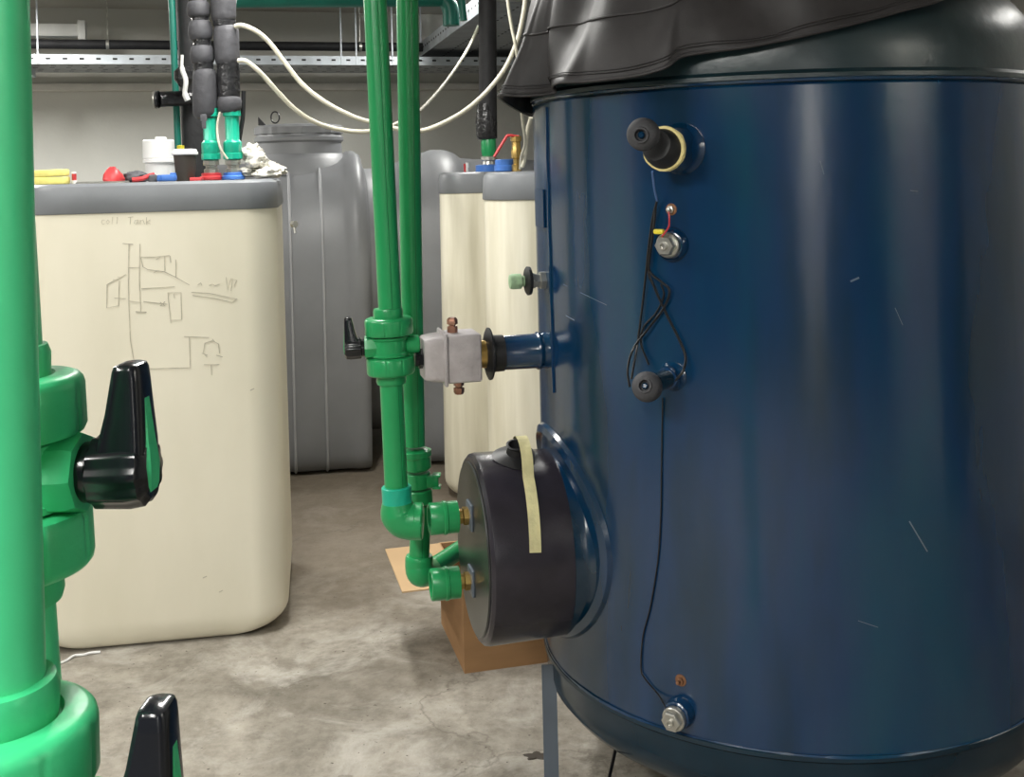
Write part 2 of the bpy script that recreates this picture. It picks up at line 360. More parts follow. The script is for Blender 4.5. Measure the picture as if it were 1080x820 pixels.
# legs
for k, ad in enumerate((197, 283, 17, 107)):
    c = TC+Vector(((TR-0.035)*math.cos(R(ad)), (TR-0.035)*math.sin(R(ad)), 0)); F = frame(c, (math.cos(R(ad)), math.sin(R(ad)), 0))
    if k == 0: c = Vector((at(580, 760, 2.66).x, 2.66, 0)); F = frame(c, (1, 0, 0))
    MB(F).box((0, -0.0265, 0.16), (0.035, 0.005, 0.32)).box((0.015, 0, 0.16), (0.005, 0.048, 0.32)).box((0, 0, 0.004), (0.09, 0.09, 0.008)).build('leg', M['legblue'] if k == 0 else M['bluedark'], tank, 'grey blue angle steel leg' if k == 0 else None)

# nozzle with the black drum flange
DA = R(13); dd = Vector((-math.cos(DA), -math.sin(DA), 0)); dz = at(500, 577, 2.58).z
def ax(s, z): return TC+dd*s+Vector((0, 0, z))
nz = MB(zframe(ax(0.45, dz), dd))
nz.lathe([(0.224, 0), (0.224, 0.10), (0.222, 0.108), (0.216, 0.116), (0.213, 0.125), (0.212, 0.15)], 64)
nz.build('manhole_neck', M['blue'], tank)
# saddle pad following the shell round the neck
pad = MB(); rows = []
for rr, off in ((0.215, 0.0), (0.22, 0.012), (0.236, 0.009), (0.241, 0.0)):
    row = []
    for k in range(72):
        t = 2*PI*k/72; lat = rr*math.cos(t)*1.12; aa = math.asin(min(0.95, lat/TR)); ang = PI+DA+aa
        row.append(TC+Vector(((TR+off)*math.cos(ang), (TR+off)*math.sin(ang), dz+0.03+rr*math.sin(t))))
    rows.append(row)
pad.loft(rows, cap=False); pad.build('reinforcing_pad', M['blue'], tank)
drum = thing('drum_flange', ax(0.60, dz-0.225), 'black round drum-shaped flange cover on the left side of the blue tank', 'flange cover')
DK = 0.955; DE = 0.028
prof = [(0.215, 0), (0.219, 0.004), (0.221, 0.06), (0.224, 0.148+DE), (0.222, 0.158+DE), (0.214, 0.165+DE), (0.19, 0.167+DE)]
prof = [(a_*DK, b_) for a_, b_ in prof]
MB(zframe(ax(0.592, dz), dd)).lathe(prof+[(0.002, 0.168+DE)], 96).build('drum_body', M['drum'], drum, ang=30)
MB(zframe(ax(0.592, dz), dd)).lathe([(0.195, 0.1665+DE), (0.193, 0.170+DE), (0.002, 0.171+DE)], 96).build('face_plate', M['drumface'], drum, ang=30)
FS = 0.592+0.169+DE
for nm, py in (('upper', 545), ('lower', 614)):
    p = at(486, py, 2.565); p = Vector((ax(FS, 0).x, ax(FS, 0).y, p.z)); F = zframe(p, dd)
    fit = MB(F).box((0, 0, 0.004), (0.058, 0.062, 0.008), 0.004).build('mounting_plate', M['legblue'], drum)
    MB(F).lathe([(0.019, 0.006), (0.021, 0.010), (0.021, 0.020), (0.017, 0.022), (0.017, 0.034), (0.020, 0.036)], 6).build('hex_nut', M['brass'], fit, 'brass hex nut')
    s = MB(F).lathe([(0.030, 0.032), (0.036, 0.033), (0.036, 0.058), (0.038, 0.060), (0.038, 0.066), (0.036, 0.068), (0.036, 0.096), (0.034, 0.099), (0.027, 0.099), (0.026, 0.06), (0.002, 0.058)], 48, cap=False)
    s.build('pipe_socket', M['greenfar'], fit, 'open green pipe socket')
# small black plug with upturned collar on top of the drum, tape strip over it
tp = at(546, 476, 2.50); sdir = (Vector((0, -0.45, 1))).normalized()
dp = Vector((math.sin(DA), -math.cos(DA), 0))          # horizontal, square to the drum axis, toward the camera
def rad(deg): return dp*math.cos(R(deg))+Vector((0, 0, math.sin(R(deg))))
q0 = ax(0.69, dz)+rad(80)*0.2125; pm = zframe(q0, rad(70))
pg = MB(pm).lathe([(0.046, 0.0), (0.050, 0.005), (0.032, 0.012), (0.022, 0.016), (0.019, 0.030), (0.023, 0.036), (0.018, 0.037), (0.014, 0.02), (0.002, 0.019)], 36, cap=False, mod=lambda a, i: 0.004*math.sin(3*a) if i < 2 else 0)
pg.build('rubber_plug', M['blackr'], drum, 'small black rubber plug on the drum')
strip = []; nrm = []
for k in range(25):
    t = k/24; sv = 0.668+0.022*t; ang = 97-84*t
    n_ = rad(ang); rr = 0.2165+0.041*max(0, 1-((ang-80)/19)**2)**0.6
    strip.append(ax(sv, dz)+n_*rr); nrm.append(n_)
MB().ribbon(strip, 0.026, nrm).build('tape_strip', M['tape'], drum, 'strip of pale masking tape over the plug')

# left stub with flange, grey cast box, valve
sz = at(512, 373, 2.59).z
MB(zframe(ax(0.55, sz), dd)).lathe([(0.056, 0), (0.052, 0.03), (0.043, 0.05), (0.0405, 0.062), (0.043, 0.066), (0.0445, 0.072), (0.0405, 0.078), (0.0395, 0.185)], 40).build('outlet_stub', M['blue'], tank)
MB(zframe(ax(0.725, sz), dd)).lathe([(0.042, -0.02), (0.043, 0.004), (0.060, 0.010), (0.061, 0.014), (0.055, 0.017), (0.038, 0.022), (0.02, 0.024)], 40).build('rubber_collar', M['blackr'], tank, 'black rubber collar on the outlet stub')
act = thing('cast_housing', ax(0.82, sz-0.07), 'pale grey cast metal housing between the green valve and the blue outlet stub', 'housing')
BF = zframe(ax(0.762, sz), dd, (0, 0, 1)) @ Matrix.Scale(0.95, 4)
MB(BF).cyl((0, 0, -0.016), (0, 0, 0.004), 0.034, 32).build('brass_ring', M['brass'], act, 'brass ring')
# main block
MB(BF).box((0, 0, 0.045), (0.108, 0.115, 0.085), 0.006, 3).build('housing_block', M['alu'], act)
MB(BF).box((0, 0, 0.090), (0.120, 0.127, 0.008), 0.003).build('joint_rim', M['alu'], act)
cp = []
for z_, s_ in ((0.094, 1.0), (0.12, 0.95), (0.136, 0.90), (0.140, 0.85)):
    cp.append([(x*s_, y*s_, z_) for x, y in rrect(0.104, 0.112, 0.014, 4)])
MB(BF).loft(cp).build('end_cap', M['alu'], act)
MB(BF).cyl((0.008, 0, 0.138), (0.008, 0, 0.150), 0.024, 6).cyl((0.008, 0, 0.15), (0.008, 0, 0.158), 0.018, 20).build('black_nut', M['black'], act, 'black hexagonal nut')
bx = ax(0.755+0.068, sz)
for sgn in (1, -1):
    p = bx+Vector((0, 0, sgn*0.055)) + dd*(-0.012 if sgn < 0 else 0)
    mb = MB(zframe(p, (0, 0, sgn), (0, 1, 0)))
    mb.lathe([(0.012, 0), (0.012, 0.014), (0.008, 0.015), (0.008, 0.018), (0.0125, 0.019), (0.0125, 0.029), (0.009, 0.034), (0.004, 0.035)], 6)
    mb.build('cable_gland', M['copper'], act, 'copper coloured gland')

# small fitting above the stub at the left silhouette
sp = onT(566, 297, 0); ft = thing('plugged_fitting', ax(0.61, at(545, 297, 2.6).z), 'small steel fitting with a black washer and pale green plug on the blue tank edge', 'fitting')
F = zframe(ax(0.59, at(545, 297, 2.6).z), dd)
MB(F).lathe([(0.022, 0), (0.022, 0.022), (0.017, 0.024), (0.017, 0.034), (0.02, 0.035), (0.02, 0.045), (0.014, 0.046)], 6).build('steel_nut', M['steel'], ft)
MB(F).lathe([(0.012, 0.044), (0.033, 0.045), (0.034, 0.052), (0.03, 0.055), (0.013, 0.06)], 32).build('washer', M['blackr'], ft)
MB(F).lathe([(0.013, 0.056), (0.013, 0.066), (0.018, 0.068), (0.018, 0.088), (0.016, 0.094), (0.006, 0.096)], 24).build('plug', M['mintpipe'], ft)

# front nozzles and studs
def nozzle(px, py, r, L, mt=M['blue'], flare=1.25, name='nozzle'):
    p = onT(px, py); n = nT(p); F = zframe(p-n*0.02, n)
    MB(F).lathe([(r*flare, 0), (r*flare, 0.022), (r*1.08, 0.03), (r, 0.036), (r, L+0.02), (r*0.9, L+0.022)], 32).build(name, mt, tank)
    return p, n
# upper big nozzle
p, n = nozzle(718, 157, 0.042, 0.085, name='front_nozzle')
e = p+n*0.086
cap = thing('nozzle_plug', p+n*0.09-Vector((0, 0, 0.04)), 'upper black rubber plug with yellow masking tape on the front of the blue tank', 'plug')
hd = at(678, 142, 2.10)
MB(zframe(e-n*0.012, n)).lathe([(0.041, 0.004), (0.045, 0.006), (0.044, 0.014), (0.041, 0.016)], 32, mod=lambda a, i: 0.002*noise.noise((3*math.cos(a), 3*math.sin(a), i))).build('tape_ring', M['tapey'], cap, 'ring of yellow masking tape')
MB(zframe(e, hd+Vector((0.006, 0, -0.012))-e)).lathe([(0.040, -0.004), (0.038, 0.01), (0.034, 0.025), (0.030, 0.035), (0.02, 0.037)], 32).build('plug_body', M['blackr'], cap)
axn = (Vector((0, 0, EYE))-hd); axn = (axn.normalized()+Vector((-0.22, 0, -0.05))).normalized()
def plug_head(c, axn, parent, r=0.031):
    F = zframe(c, axn)
    MB(F).lathe([(r*0.6, -0.022), (r*0.97, -0.012), (r, -0.004), (r*0.96, 0.004), (r*0.84, 0.012), (r*0.62, 0.017), (r*0.5, 0.018), (r*0.47, 0.023), (r*0.36, 0.023), (r*0.33, 0.012), (0.001, 0.010)], 40, cap=False).build('plug_head', M['foam'], parent)
    MB(F).lathe([(r*0.2, 0.009), (r*0.2, 0.016), (r*0.12, 0.019), (0.001, 0.019)], 20, cap=False).build('plug_pin', M['blue'], parent)
plug_head(hd, axn, cap, 0.032)
# hex boss with nut
p, n = nozzle(709, 258, 0.030, 0.012, flare=1.2, name='boss')
def hexplug(p, n, rr, label, m2=M['steel'], L=0.02):
    F = zframe(p+n*0.012, n)
    t = thing('hex_plug', p+n*0.012-Vector((0, 0, rr)), label, 'hex plug')
    MB(F).lathe([(rr*1.02, 0), (rr*1.05, 0.004), (rr*1.05, L*0.6), (rr*0.98, L*0.7)], 40).build('flange', m2, t)
    MB(F).lathe([(rr*0.86, L*0.7), (rr*0.9, L*0.75), (rr*0.9, L*1.25), (rr*0.8, L*1.4)], 6).build('hexagon', m2, t)
    MB(F).lathe([(rr*0.36, L*1.4), (rr*0.36, L*1.7), (rr*0.22, L*1.72), (rr*0.2, L*1.5), (0.001, L*1.5)], 20, cap=False).build('centre_bolt', m2, t)
    return t, F
hx, F = hexplug(p, n, 0.024, 'shiny steel hex plug with a yellow wire tag, below the upper black plug')
MB(F).box((-0.012, 0.028, 0.022), (0.022, 0.010, 0.012), 0.003).build('wire_tag', M['yel'], hx, 'yellow wire tag')
# two small studs
def stud(px, py, label):
    p = onT(px, py); n = nT(p); F = zframe(p-n*0.002, n)
    t = thing('tab_stud', p-Vector((0, 0, 0.01)), label, 'stud')
    MB(F).lathe([(0.013, 0), (0.012, 0.003), (0.006, 0.004), (0.006, 0.007)], 18).build('weld_spot', M['rust'], t)
    MB(F).lathe([(0.008, 0.004), (0.008, 0.009), (0.004, 0.010), (0.004, 0.018), (0.002, 0.019)], 6).build('stud_bolt', M['steel'] if py < 400 else M['rust'], t)
    return p
s1 = stud(708, 221, 'small steel stud on the blue tank between the upper plug and steel hex plug')
s2 = stud(718, 718, 'small rusty stud just above the lowest hex plug on the blue tank')
# lower nozzle with black plug
p, n = nozzle(710, 397, 0.022, 0.03, flare=1.35, name='front_nozzle')
hd2 = at(682, 408, 2.17)
c2 = thing('nozzle_plug', p+n*0.03-Vector((0, 0, 0.03)), 'lower black rubber plug on the blue tank at the bottom of the wire loop', 'plug')
MB().cyl(p+n*0.03, hd2+Vector((0.008, 0.012, 0)), 0.018, 24, 0.021).build('plug_body', M['bluedark'], c2)
axn2 = ((Vector((0, 0, EYE))-hd2).normalized()+Vector((-0.22, 0, 0.1))).normalized()
plug_head(hd2, axn2, c2, 0.030)
# bottom boss
p, n = nozzle(718, 751, 0.028, 0.022, flare=1.12, name='boss')
hexplug(p+n*0.012, (n+Vector((0, 0, -0.08))).normalized(), 0.023, 'lowest steel hex plug near the bottom seam of the blue tank', L=0.018)

# wires on the tank front
def twire(pts, r, m, label, name='sensor_wire', n=8):
    w3 = [onT(a_[0], a_[1], a_[2] if len(a_) > 2 else 0.006) for a_ in pts]
    return MB().tube(spline(w3, 8), r, n).build(name, m, None, label, 'wire')
twire([(688, 181, .09), (690, 198, .05), (693, 212, .02)], 0.0022, M['wireb'], 'short blue wire end below the upper black plug', 'blue_wire')
twire([(693, 211, .02), (688, 232, .012), (684, 262, .012), (683, 275, .012), (686, 288, .012), (698, 298, .01), (706, 307, .01), (700, 325, .01), (685, 345, .012), (668, 368, .02), (662, 390, .05), (664, 408, .07)], 0.0025, M['wire'], 'black wire crossing into a loop, running from the blue wire end to the lower plug')
twire([(684, 262, .016), (680, 300, .012), (676, 335, .01), (672, 365, .015), (666, 400, .05)], 0.0024, M['wire'], 'black wire hanging almost straight on the left of the wire loop')
twire([(692, 215, .014), (688, 250, .016), (684, 285, .014), (690, 303, .01), (703, 332, .008), (717, 360, .008), (723, 378, .012), (720, 392, .03), (712, 402, .03)], 0.0026, M['wire'], 'thin black wire on the right side of the wire loop')
twire([(697, 300, .006), (700, 312, .006), (692, 330, .006), (679, 345, .006), (676, 362, .006), (684, 385, .01)], 0.002, M['wire'], 'thinnest black wire inside the wire loop')
MB().tube(spline([s1+nT(s1)*0.012, onT(706, 232, .016), onT(705, 240, .03), onT(698, 250, .045)], 6), 0.0018, 8).build('red_wire', M['red'], None, 'short red wire between the small stud and the steel hex plug', 'wire')
twire([(699, 420, .004), (698, 470, .003), (697, 540, .003), (694, 590, .003), (686, 640, .003), (678, 672, .003), (676, 705, .003), (680, 716, .004), (694, 733, .006), (704, 750, .03), (710, 760, .045)], 0.0016, M['wire'], 'long thin black wire running down the blue tank to its lowest hex plug')
# scratches
sc = MB()
for x0, y0, x1, y1, w_ in ((959, 550, 978, 582, .0022), (897, 297, 906, 293, .0035), (865, 170, 869, 184, .0014), (594, 300, 640, 322, .0008), (960, 201, 968, 202, .0012), (944, 325, 952, 343, .0009), (905, 655, 926, 662, .0008), (597, 333, 606, 338, .002)):
    a_, b_ = onT(x0, y0, 0.0004), onT(x1, y1, 0.0004); sc.ribbon([a_, (onT((x0+x1)/2, (y0+y1)/2, 0.0004)), b_], w_, nT(a_))
sc.build('scratch_marks', M['scratch'], tank, 'small pale scratches in the blue paint', kind='stuff')

# ------------------------------------------------------------------ black cover over the tank
hem_px = [  # pixel x, pixel y, radius, on the near side; left part flares off the silhouette
    (1060, -45, .60), (1000, -4, .605), (955, 10, .61), (900, 25, .615), (845, 38, .62), (790, 49, .625), (745, 55, .63), (718, 60, .645), (702, 71, .665), (675, 79, .675), (645, 83, .68), (615, 86, .68), (590, 87, .69)]
def onR(px, py, r):
    d = at(px, py, 1.0)-Vector((0, 0, EYE)); a = d.x**2+d.y**2; b = -2*(d.x*TC.x+d.y*TC.y); c = TC.x**2+TC.y**2-r*r
    q = max(b*b-4*a*c, 0); t = (-b-math.sqrt(q))/(2*a); return Vector((0, 0, EYE))+d*t
hem = [onR(*h) for h in hem_px]
hem.append(at(583, 91, 2.47)); hem.append(at(586, 97, 2.50)); hem.append(at(570, 100, 2.505)); hem.append(at(548, 101, 2.51)); hem.append(at(527, 100, 2.53))
hem.append(at(530, 106, 2.66)); hem.append(at(548, 117, 2.80)); hem.append(at(562, 122, 2.92))
for ad, z in ((150, 1.66), (125, 1.68), (100, 1.72), (75, 1.78), (50, 1.86), (25, 1.95), (0, 2.0), (-25, 2.02)):
    hem.append(TC+Vector((0.64*math.cos(R(ad)), 0.64*math.sin(R(ad)), z)))
def closed_spline(pts, n):
    out = []; N_ = len(pts)
    for i in range(N_):
        a, b, c, d = (pts[(i+j-1) % N_] for j in range(4))
        for k in range(n):
            t = k/n; out.append(0.5*((2*b)+(c-a)*t+(2*a-5*b+4*c-d)*t*t+(3*b-a-3*c+d)*t**3))
    return out
H = closed_spline(hem, 8); nh = len(H)
def dome_z(r):
    q = min(1, r/TR); return ZT+0.05+0.26*math.sqrt(max(0, 1-q**3.2))
rows = []
levels = [0, .03, .1, .2, .32, .46, .6, .75, .9, 1.0]
for t in levels:
    row = []
    for i, h in enumerate(H):
        v = Vector((h.x-TC.x, h.y-TC.y, 0)); r = v.length; a = math.atan2(v.y, v.x); rd = v.normalized()
        left = max(0, math.cos(a-R(200)))**1.2                     # stands tall on the left, hugs the dome on the right
        ztop = 2.06
        if t <= 0.6:
            k = t/0.6; z = h.z+(max(ztop-0.06, h.z+0.02)-h.z)*k
            rt = 0.575-0.06*(1-left)
            rr = r+(rt-r)*(k**0.9)
            fold = (0.018*math.sin(a*11+1.2*k)+0.014*math.sin(a*19+2.6))*math.sin(PI*min(1, k*1.0))*(0.35+0.65*left)
            fold += 0.012*noise.noise((a*5, k*3, 1.3))
            rr += fold
        else:
            k = (t-0.6)/0.4; z = ztop-0.06+0.06*math.sin(k*PI/2)+0.01*noise.noise((a*3, k*4, 5)); rr = (0.575-0.06*(1-left))*(1-k)+0.003*k
            z = max(z, h.z+0.02)
            if k >= 1: z = ztop
        if z < dome_z(min(rr, TR))+0.012 and rr < TR: z = dome_z(rr)+0.012
        row.append(TC+rd*rr+Vector((0, 0, z)))
    rows.append(row)
cover = thing('tank_cover', (TC.x, TC.y, 1.66), 'black leatherette cover draped in folds over the top of the blue tank', 'cover')
cm = MB(); cm.loft(rows, cap=False)
cb = cm.build('cover_fabric', M['cover'], cover, ang=80)
sol = cb.modifiers.new('thickness', 'SOLIDIFY'); sol.thickness = 0.004; sol.offset = -1
cb.modifiers.new('smooth', 'SUBSURF').levels = 1; cb.modifiers['smooth'].render_levels = 1
for nm, up, rr in (('hem_fold', 0.0, 0.0035), ('stitching', 0.016, 0.0012), ('stitching', 0.022, 0.0012)):
    pts = []
    for i, h in enumerate(H):
        q = (rows[1][i]-h).normalized(); v = Vector((h.x-TC.x, h.y-TC.y, 0)).normalized(); pts.append(h+q*up+v*(0.003 if up else 0))
    MB().tube(pts+[pts[0]], rr, 6, cap=False).build(nm, M['cover'], cover)
ps = []
for i in range(nh):
    a_, b_ = rows[3][i], rows[4][i]; v = Vector((a_.x-TC.x, a_.y-TC.y, 0)).normalized(); ps.append(a_*0.6+b_*0.4+v*0.002)
MB().tube(ps+[ps[0]], 0.0028, 6, cap=False).build('panel_seam', M['cover'], cover)

# ------------------------------------------------------------------ green pipes and valves
def ball_valve(F, label, mg, scale=1.0, lever=True, name='ball_valve'):
    """union ball valve: pipe along local Z, stem along local +X"""
    o = F.translation; t = thing(name, o-Vector((0, 0, 0.07)), label, 'valve')
    S = F @ Matrix.Scale(scale, 4)
    MB(S).lathe([(0.036, -0.024), (0.043, -0.022), (0.043, -0.017), (0.040, -0.014), (0.040, 0.014), (0.043, 0.017), (0.043, 0.022), (0.036, 0.024)], 40).build('valve_body', mg, t)
    for sg in (1, -1):
        Q = S @ Matrix.Translation((0, 0, sg*0.044)) @ Matrix.Scale(sg, 4, (0, 0, 1))
        nt_ = MB(Q).lathe([(0.044, -0.020), (0.0525, -0.018), (0.0545, -0.014), (0.0545, 0.013), (0.0535, 0.017), (0.051, 0.020), (0.047, 0.0215), (0.036, 0.022), (0.034, 0.019)], 144,
                    mod=lambda a, i: (-0.0014 if math.cos(9*a) > 0.93 else 0) if 1 <= i <= 3 else 0)
        nn = nt_.build('union_nut', mg, t, ang=40)
        MB(Q).lathe([(0.033, 0.016), (0.034, 0.036), (0.032, 0.042), (0.026, 0.043)], 40).build('pipe_collar', mg, nn)
    MB(S).lathe([(0.028, 0.025), (0.028, 0.050), (0.026, 0.056), (0.020, 0.057)], 8, zframe((0, 0, 0), (1, 0, 0))).build('stem_housing', mg, t, ang=20)
    A = zframe((0, 0, 0), (1, 0, 0))
    MB(S).lathe([(0.019, 0.054), (0.020, 0.057), (0.020, 0.063), (0.0175, 0.064)], 32, A).build('stem_ring', M['black'], t)
    hub = MB(S).lathe([(0.018, 0.062), (0.0235, 0.065), (0.0245, 0.088), (0.023, 0.098), (0.018, 0.102)], 48, A, mod=lambda a, i: 0.001*math.cos(10*a))
    lv = []
    for z_, xa, xb, hw in ((-0.016, .068, .100, .016), (0.0, .067, .101, .0195), (.018, .0705, .1015, .018), (.04, .0765, .101, .0155), (.06, .0805, .1005, .0140), (.0675, .082, .1, .0135), (.0705, .083, .099, .0125), (.0715, .0855, .0965, .011)):
        lv.append([(x_, y_, z_) for x_, y_ in [((xa+xb)/2+qx, qy) for qx, qy in rrect(xb-xa, hw*2, 0.005, 3)]])
    hub.loft(lv); hb = hub.build('handle', M['black'], t, 'black lever handle', ang=40)
    ins = []
    for z_, x_, hw in ((-0.019, .1005, .008), (-.010, .1032, .012), (.004, .1042, .013), (.022, .1026, .010), (.048, .1010, .006)):
        ins.append([(x_-0.004, -hw, z_), (x_, -hw*0.6, z_), (x_, hw*0.6, z_), (x_-0.004, hw, z_)])
    MB(S).loft(ins).build('handle_inlay', mg, hb, 'green inlay on the lever')
    return t
def line_pt(a, b, z):
    t = (z-a.z)/(b.z-a.z); return a+(b-a)*t
def pipe(pts, r, m, label, stripes=(), seg=32, cat='pipe', name='water_pipe'):
    base = min(pts, key=lambda p: p.z)
    if not stripes:
        return MB().tube(pts, r, seg).build(name, m, None, label, cat)
    t = thing(name, base, label, cat)
    MB().tube(pts, r, seg).build('pipe_wall', m, t)
    for a in stripes:
        o = Vector((math.cos(a), math.sin(a), 0))
        MB().ribbon([Vector(p)+o*(r-0.0003) for p in pts], r*0.055, o).build('stripe', M['stripe'], t, 'thin dark stripe')
    return t
# front left pipe (nearest) and the one behind it, each with a valve
YA, YB_ = 0.63, 0.745
a0, a1 = at(-22, 0, YA), at(-4, 740, YA); RPA = 0.0265
va = line_pt(a0, a1, at(0, 878, YA).z)
axA = (a0-a1).normalized()
pipe([line_pt(a0, a1, CEIL), line_pt(a0, a1, va.z+0.07)], RPA, M['green'], 'nearest green plastic pipe at the left edge, upper run above the lower valve', (R(-78),))
pipe([line_pt(a0, a1, va.z-0.07), line_pt(a0, a1, 0)], RPA, M['green'], 'nearest green plastic pipe below the lower valve')
def vframe(o, axis, xdir):
    z = axis.normalized(); x = Vector(xdir); x = (x-z*x.dot(z)).normalized(); y = z.cross(x)
    m = Matrix((x, y, z)).transposed().to_4x4(); m.translation = o; return m
ball_valve(vframe(va, axA, (1, 0.0, 0)), 'lower foreground green ball valve with a black lever, at the bottom left corner', M['green2'])
b0, b1 = at(-1, 350, YB_), at(8, 500, YB_); b2 = at(21, 735, YB_); axB = (b0-b1).normalized()
vb = at(4, 502, YB_)
pipe([line_pt(b0, b1, CEIL), line_pt(b0, b1, vb.z+0.07)], RPA, M['green'], 'second green plastic pipe at the left edge, upper run into the upper foreground valve', (R(-40),))
dn = (b2-vb).normalized()
pipe([vb+dn*0.07, vb+dn*(vb.z/-dn.z)], RPA, M['green'], 'second green plastic pipe at the left edge, run below the upper foreground valve', (R(-30),))
ball_valve(vframe(vb, axB, (1, -0.05, 0)), 'upper foreground green ball valve with large black lever, in front of the wide cream tank', M['green2'])

# middle pair of pipes
YP = 2.53; v3 = ax(0.968, sz); v3.z = at(411, 365, YP).z
p0 = at(395.5, 0, YP); p0b = Vector((at(411.5, 330, YP).x, YP, at(411, 330, YP).z))
v3.x = at(411, 364, YP).x; v3.y = YP
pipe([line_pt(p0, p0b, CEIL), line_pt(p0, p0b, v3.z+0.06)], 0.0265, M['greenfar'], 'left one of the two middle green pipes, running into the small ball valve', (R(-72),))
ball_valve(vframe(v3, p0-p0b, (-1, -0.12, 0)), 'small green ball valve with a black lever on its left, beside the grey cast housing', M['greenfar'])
# side socket toward the grey housing
MB().cyl(v3+(-dd)*0.035, v3+(-dd)*0.068, 0.021, 24, bev=0.003).build('side_socket', M['greenfar'], [o for o in bpy.data.objects if o.name.startswith('ball_valve') and 'small green' in o.get('label', '')][0])
e0 = at(413, 400, YP); e1 = at(418, 515, YP)
pipe([v3+(e1-v3).normalized()*0.06, e1], 0.0265, M['greenfar'], 'short green pipe hanging below the small ball valve', (R(-50),))
el = thing('pipe_elbow', at(425, 568, YP), 'large green elbow with a teal sleeve, open end facing the upper drum socket', 'elbow')
MB().cyl(at(418, 513, YP), at(419.5, 538, YP), 0.034, 32, bev=0.002).build('sleeve', M['teal'], el, 'teal sleeve')
ep = spline([at(419, 530, YP), at(420, 541, YP), at(425, 548, YP), at(432, 550, YP), at(438, 550, YP)], 6)
MB().tube(ep, [0.035+0.006*min(1, k/6) for k in range(len(ep))], 32).build('bend', M['greenfar'], el)
MB().cyl(at(437, 550, YP), at(446, 550, YP), 0.0415, 32, bev=0.003).build('socket_end', M['greenfar'], el)
YQ = 2.68
q0_, q1 = at(429.5, 0, YQ), at(437, 470, YQ)
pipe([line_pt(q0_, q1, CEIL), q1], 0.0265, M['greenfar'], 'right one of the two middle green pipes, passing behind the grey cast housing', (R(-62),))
un = thing('pipe_union', at(443, 532, YQ), 'green union fitting with a clamp above the lower elbow, behind the large elbow', 'union')
UA, UB = at(439, 474, YQ), at(444, 533, YQ); ud = (UB-UA)
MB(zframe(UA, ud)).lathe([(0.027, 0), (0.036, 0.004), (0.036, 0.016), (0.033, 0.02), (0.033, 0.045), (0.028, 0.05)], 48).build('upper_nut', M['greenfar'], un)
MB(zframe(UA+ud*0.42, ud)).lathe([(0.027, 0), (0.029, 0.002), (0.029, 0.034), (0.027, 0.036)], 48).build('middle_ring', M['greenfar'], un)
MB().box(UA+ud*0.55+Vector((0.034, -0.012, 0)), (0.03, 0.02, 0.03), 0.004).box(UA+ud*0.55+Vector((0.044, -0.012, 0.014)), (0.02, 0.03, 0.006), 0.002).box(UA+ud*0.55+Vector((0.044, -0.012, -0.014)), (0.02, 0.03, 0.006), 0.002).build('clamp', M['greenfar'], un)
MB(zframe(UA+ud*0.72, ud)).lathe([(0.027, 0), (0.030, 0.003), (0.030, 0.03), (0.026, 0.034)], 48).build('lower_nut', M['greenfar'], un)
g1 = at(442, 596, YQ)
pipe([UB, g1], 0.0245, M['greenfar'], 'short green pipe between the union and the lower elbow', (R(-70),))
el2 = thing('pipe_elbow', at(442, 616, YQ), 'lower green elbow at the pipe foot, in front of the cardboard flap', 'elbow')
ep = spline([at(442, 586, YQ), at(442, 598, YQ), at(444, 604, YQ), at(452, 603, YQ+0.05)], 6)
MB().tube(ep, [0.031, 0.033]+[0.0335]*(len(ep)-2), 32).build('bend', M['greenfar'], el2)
pipe([at(450, 603.5, YQ+0.045), at(496, 573, YQ+0.26)], 0.023, M['greenfar'], 'green pipe slanting from the lower elbow away behind the drum')

# ------------------------------------------------------------------ plastic tanks
def plastic_tank(o, rot, w_, d_, hgt, lidh, label, mb_, taper=0.008, rc=0.11):
    """o: front-left corner on the floor; rot: direction of the front"""
    F = frame(o, (math.cos(rot), math.sin(rot), 0)) @ Matrix.Translation((w_/2, d_/2, 0))
    t = thing('water_tank', F.translation, label, 'tank')
    rows = []; rb = 0.11
    for k in range(9):
        a = PI/2*k/8; ins = rb*(1-math.sin(a)); rows.append([(x*(w_/2-ins)/(w_/2), y*(d_/2-ins*0.3)/(d_/2), rb*0.75*(1-math.cos(a))+0.004) for x, y in rrect(w_, d_, rc, 10, 0)])
    for z in (0.4, 0.8, 1.1, hgt-lidh): rows.append([(x, y, z) for x, y in rrect(w_, d_, rc, 10, taper*z/hgt)])
    body = MB(F).loft(rows).build('tank_body', mb_, t)
    MB(F).loft([[(x, y, z) for x, y in rrect(w_, d_, rc, 10, i)] for z, i in ((hgt-lidh-0.004, 0.02), (hgt-lidh, 0.004), (hgt-lidh+0.004, 0.002), (hgt-0.02, 0.006), (hgt-0.008, 0.010), (hgt, 0.022), (hgt+0.001, 0.03))]).build('tank_lid', M['lid'], t, 'grey lid')
    return t, F, body
TH = 1.484
LT, LF, LB = plastic_tank(Vector((-1.56, 3.475, 0)), R(10), 0.808, 0.74, TH, 0.094, 'wide cream plastic tank with a grey lid and pencil sketches on its front', M['cream'])
MT, MF, _ = plastic_tank(Vector((-0.335, 5.0, 0)), R(4), 0.75, 0.62, TH+0.004, 0.094, 'farther cream tank with a grey lid in the pair behind the green pipes', M['creamy'])
RT, RF, _ = plastic_tank(Vector((-0.145, 4.12, 0)), R(-8), 0.75, 0.70, TH+0.002, 0.103, 'nearer cream tank of the pair, half hidden behind the blue tank', M['creamy'], rc=0.2)
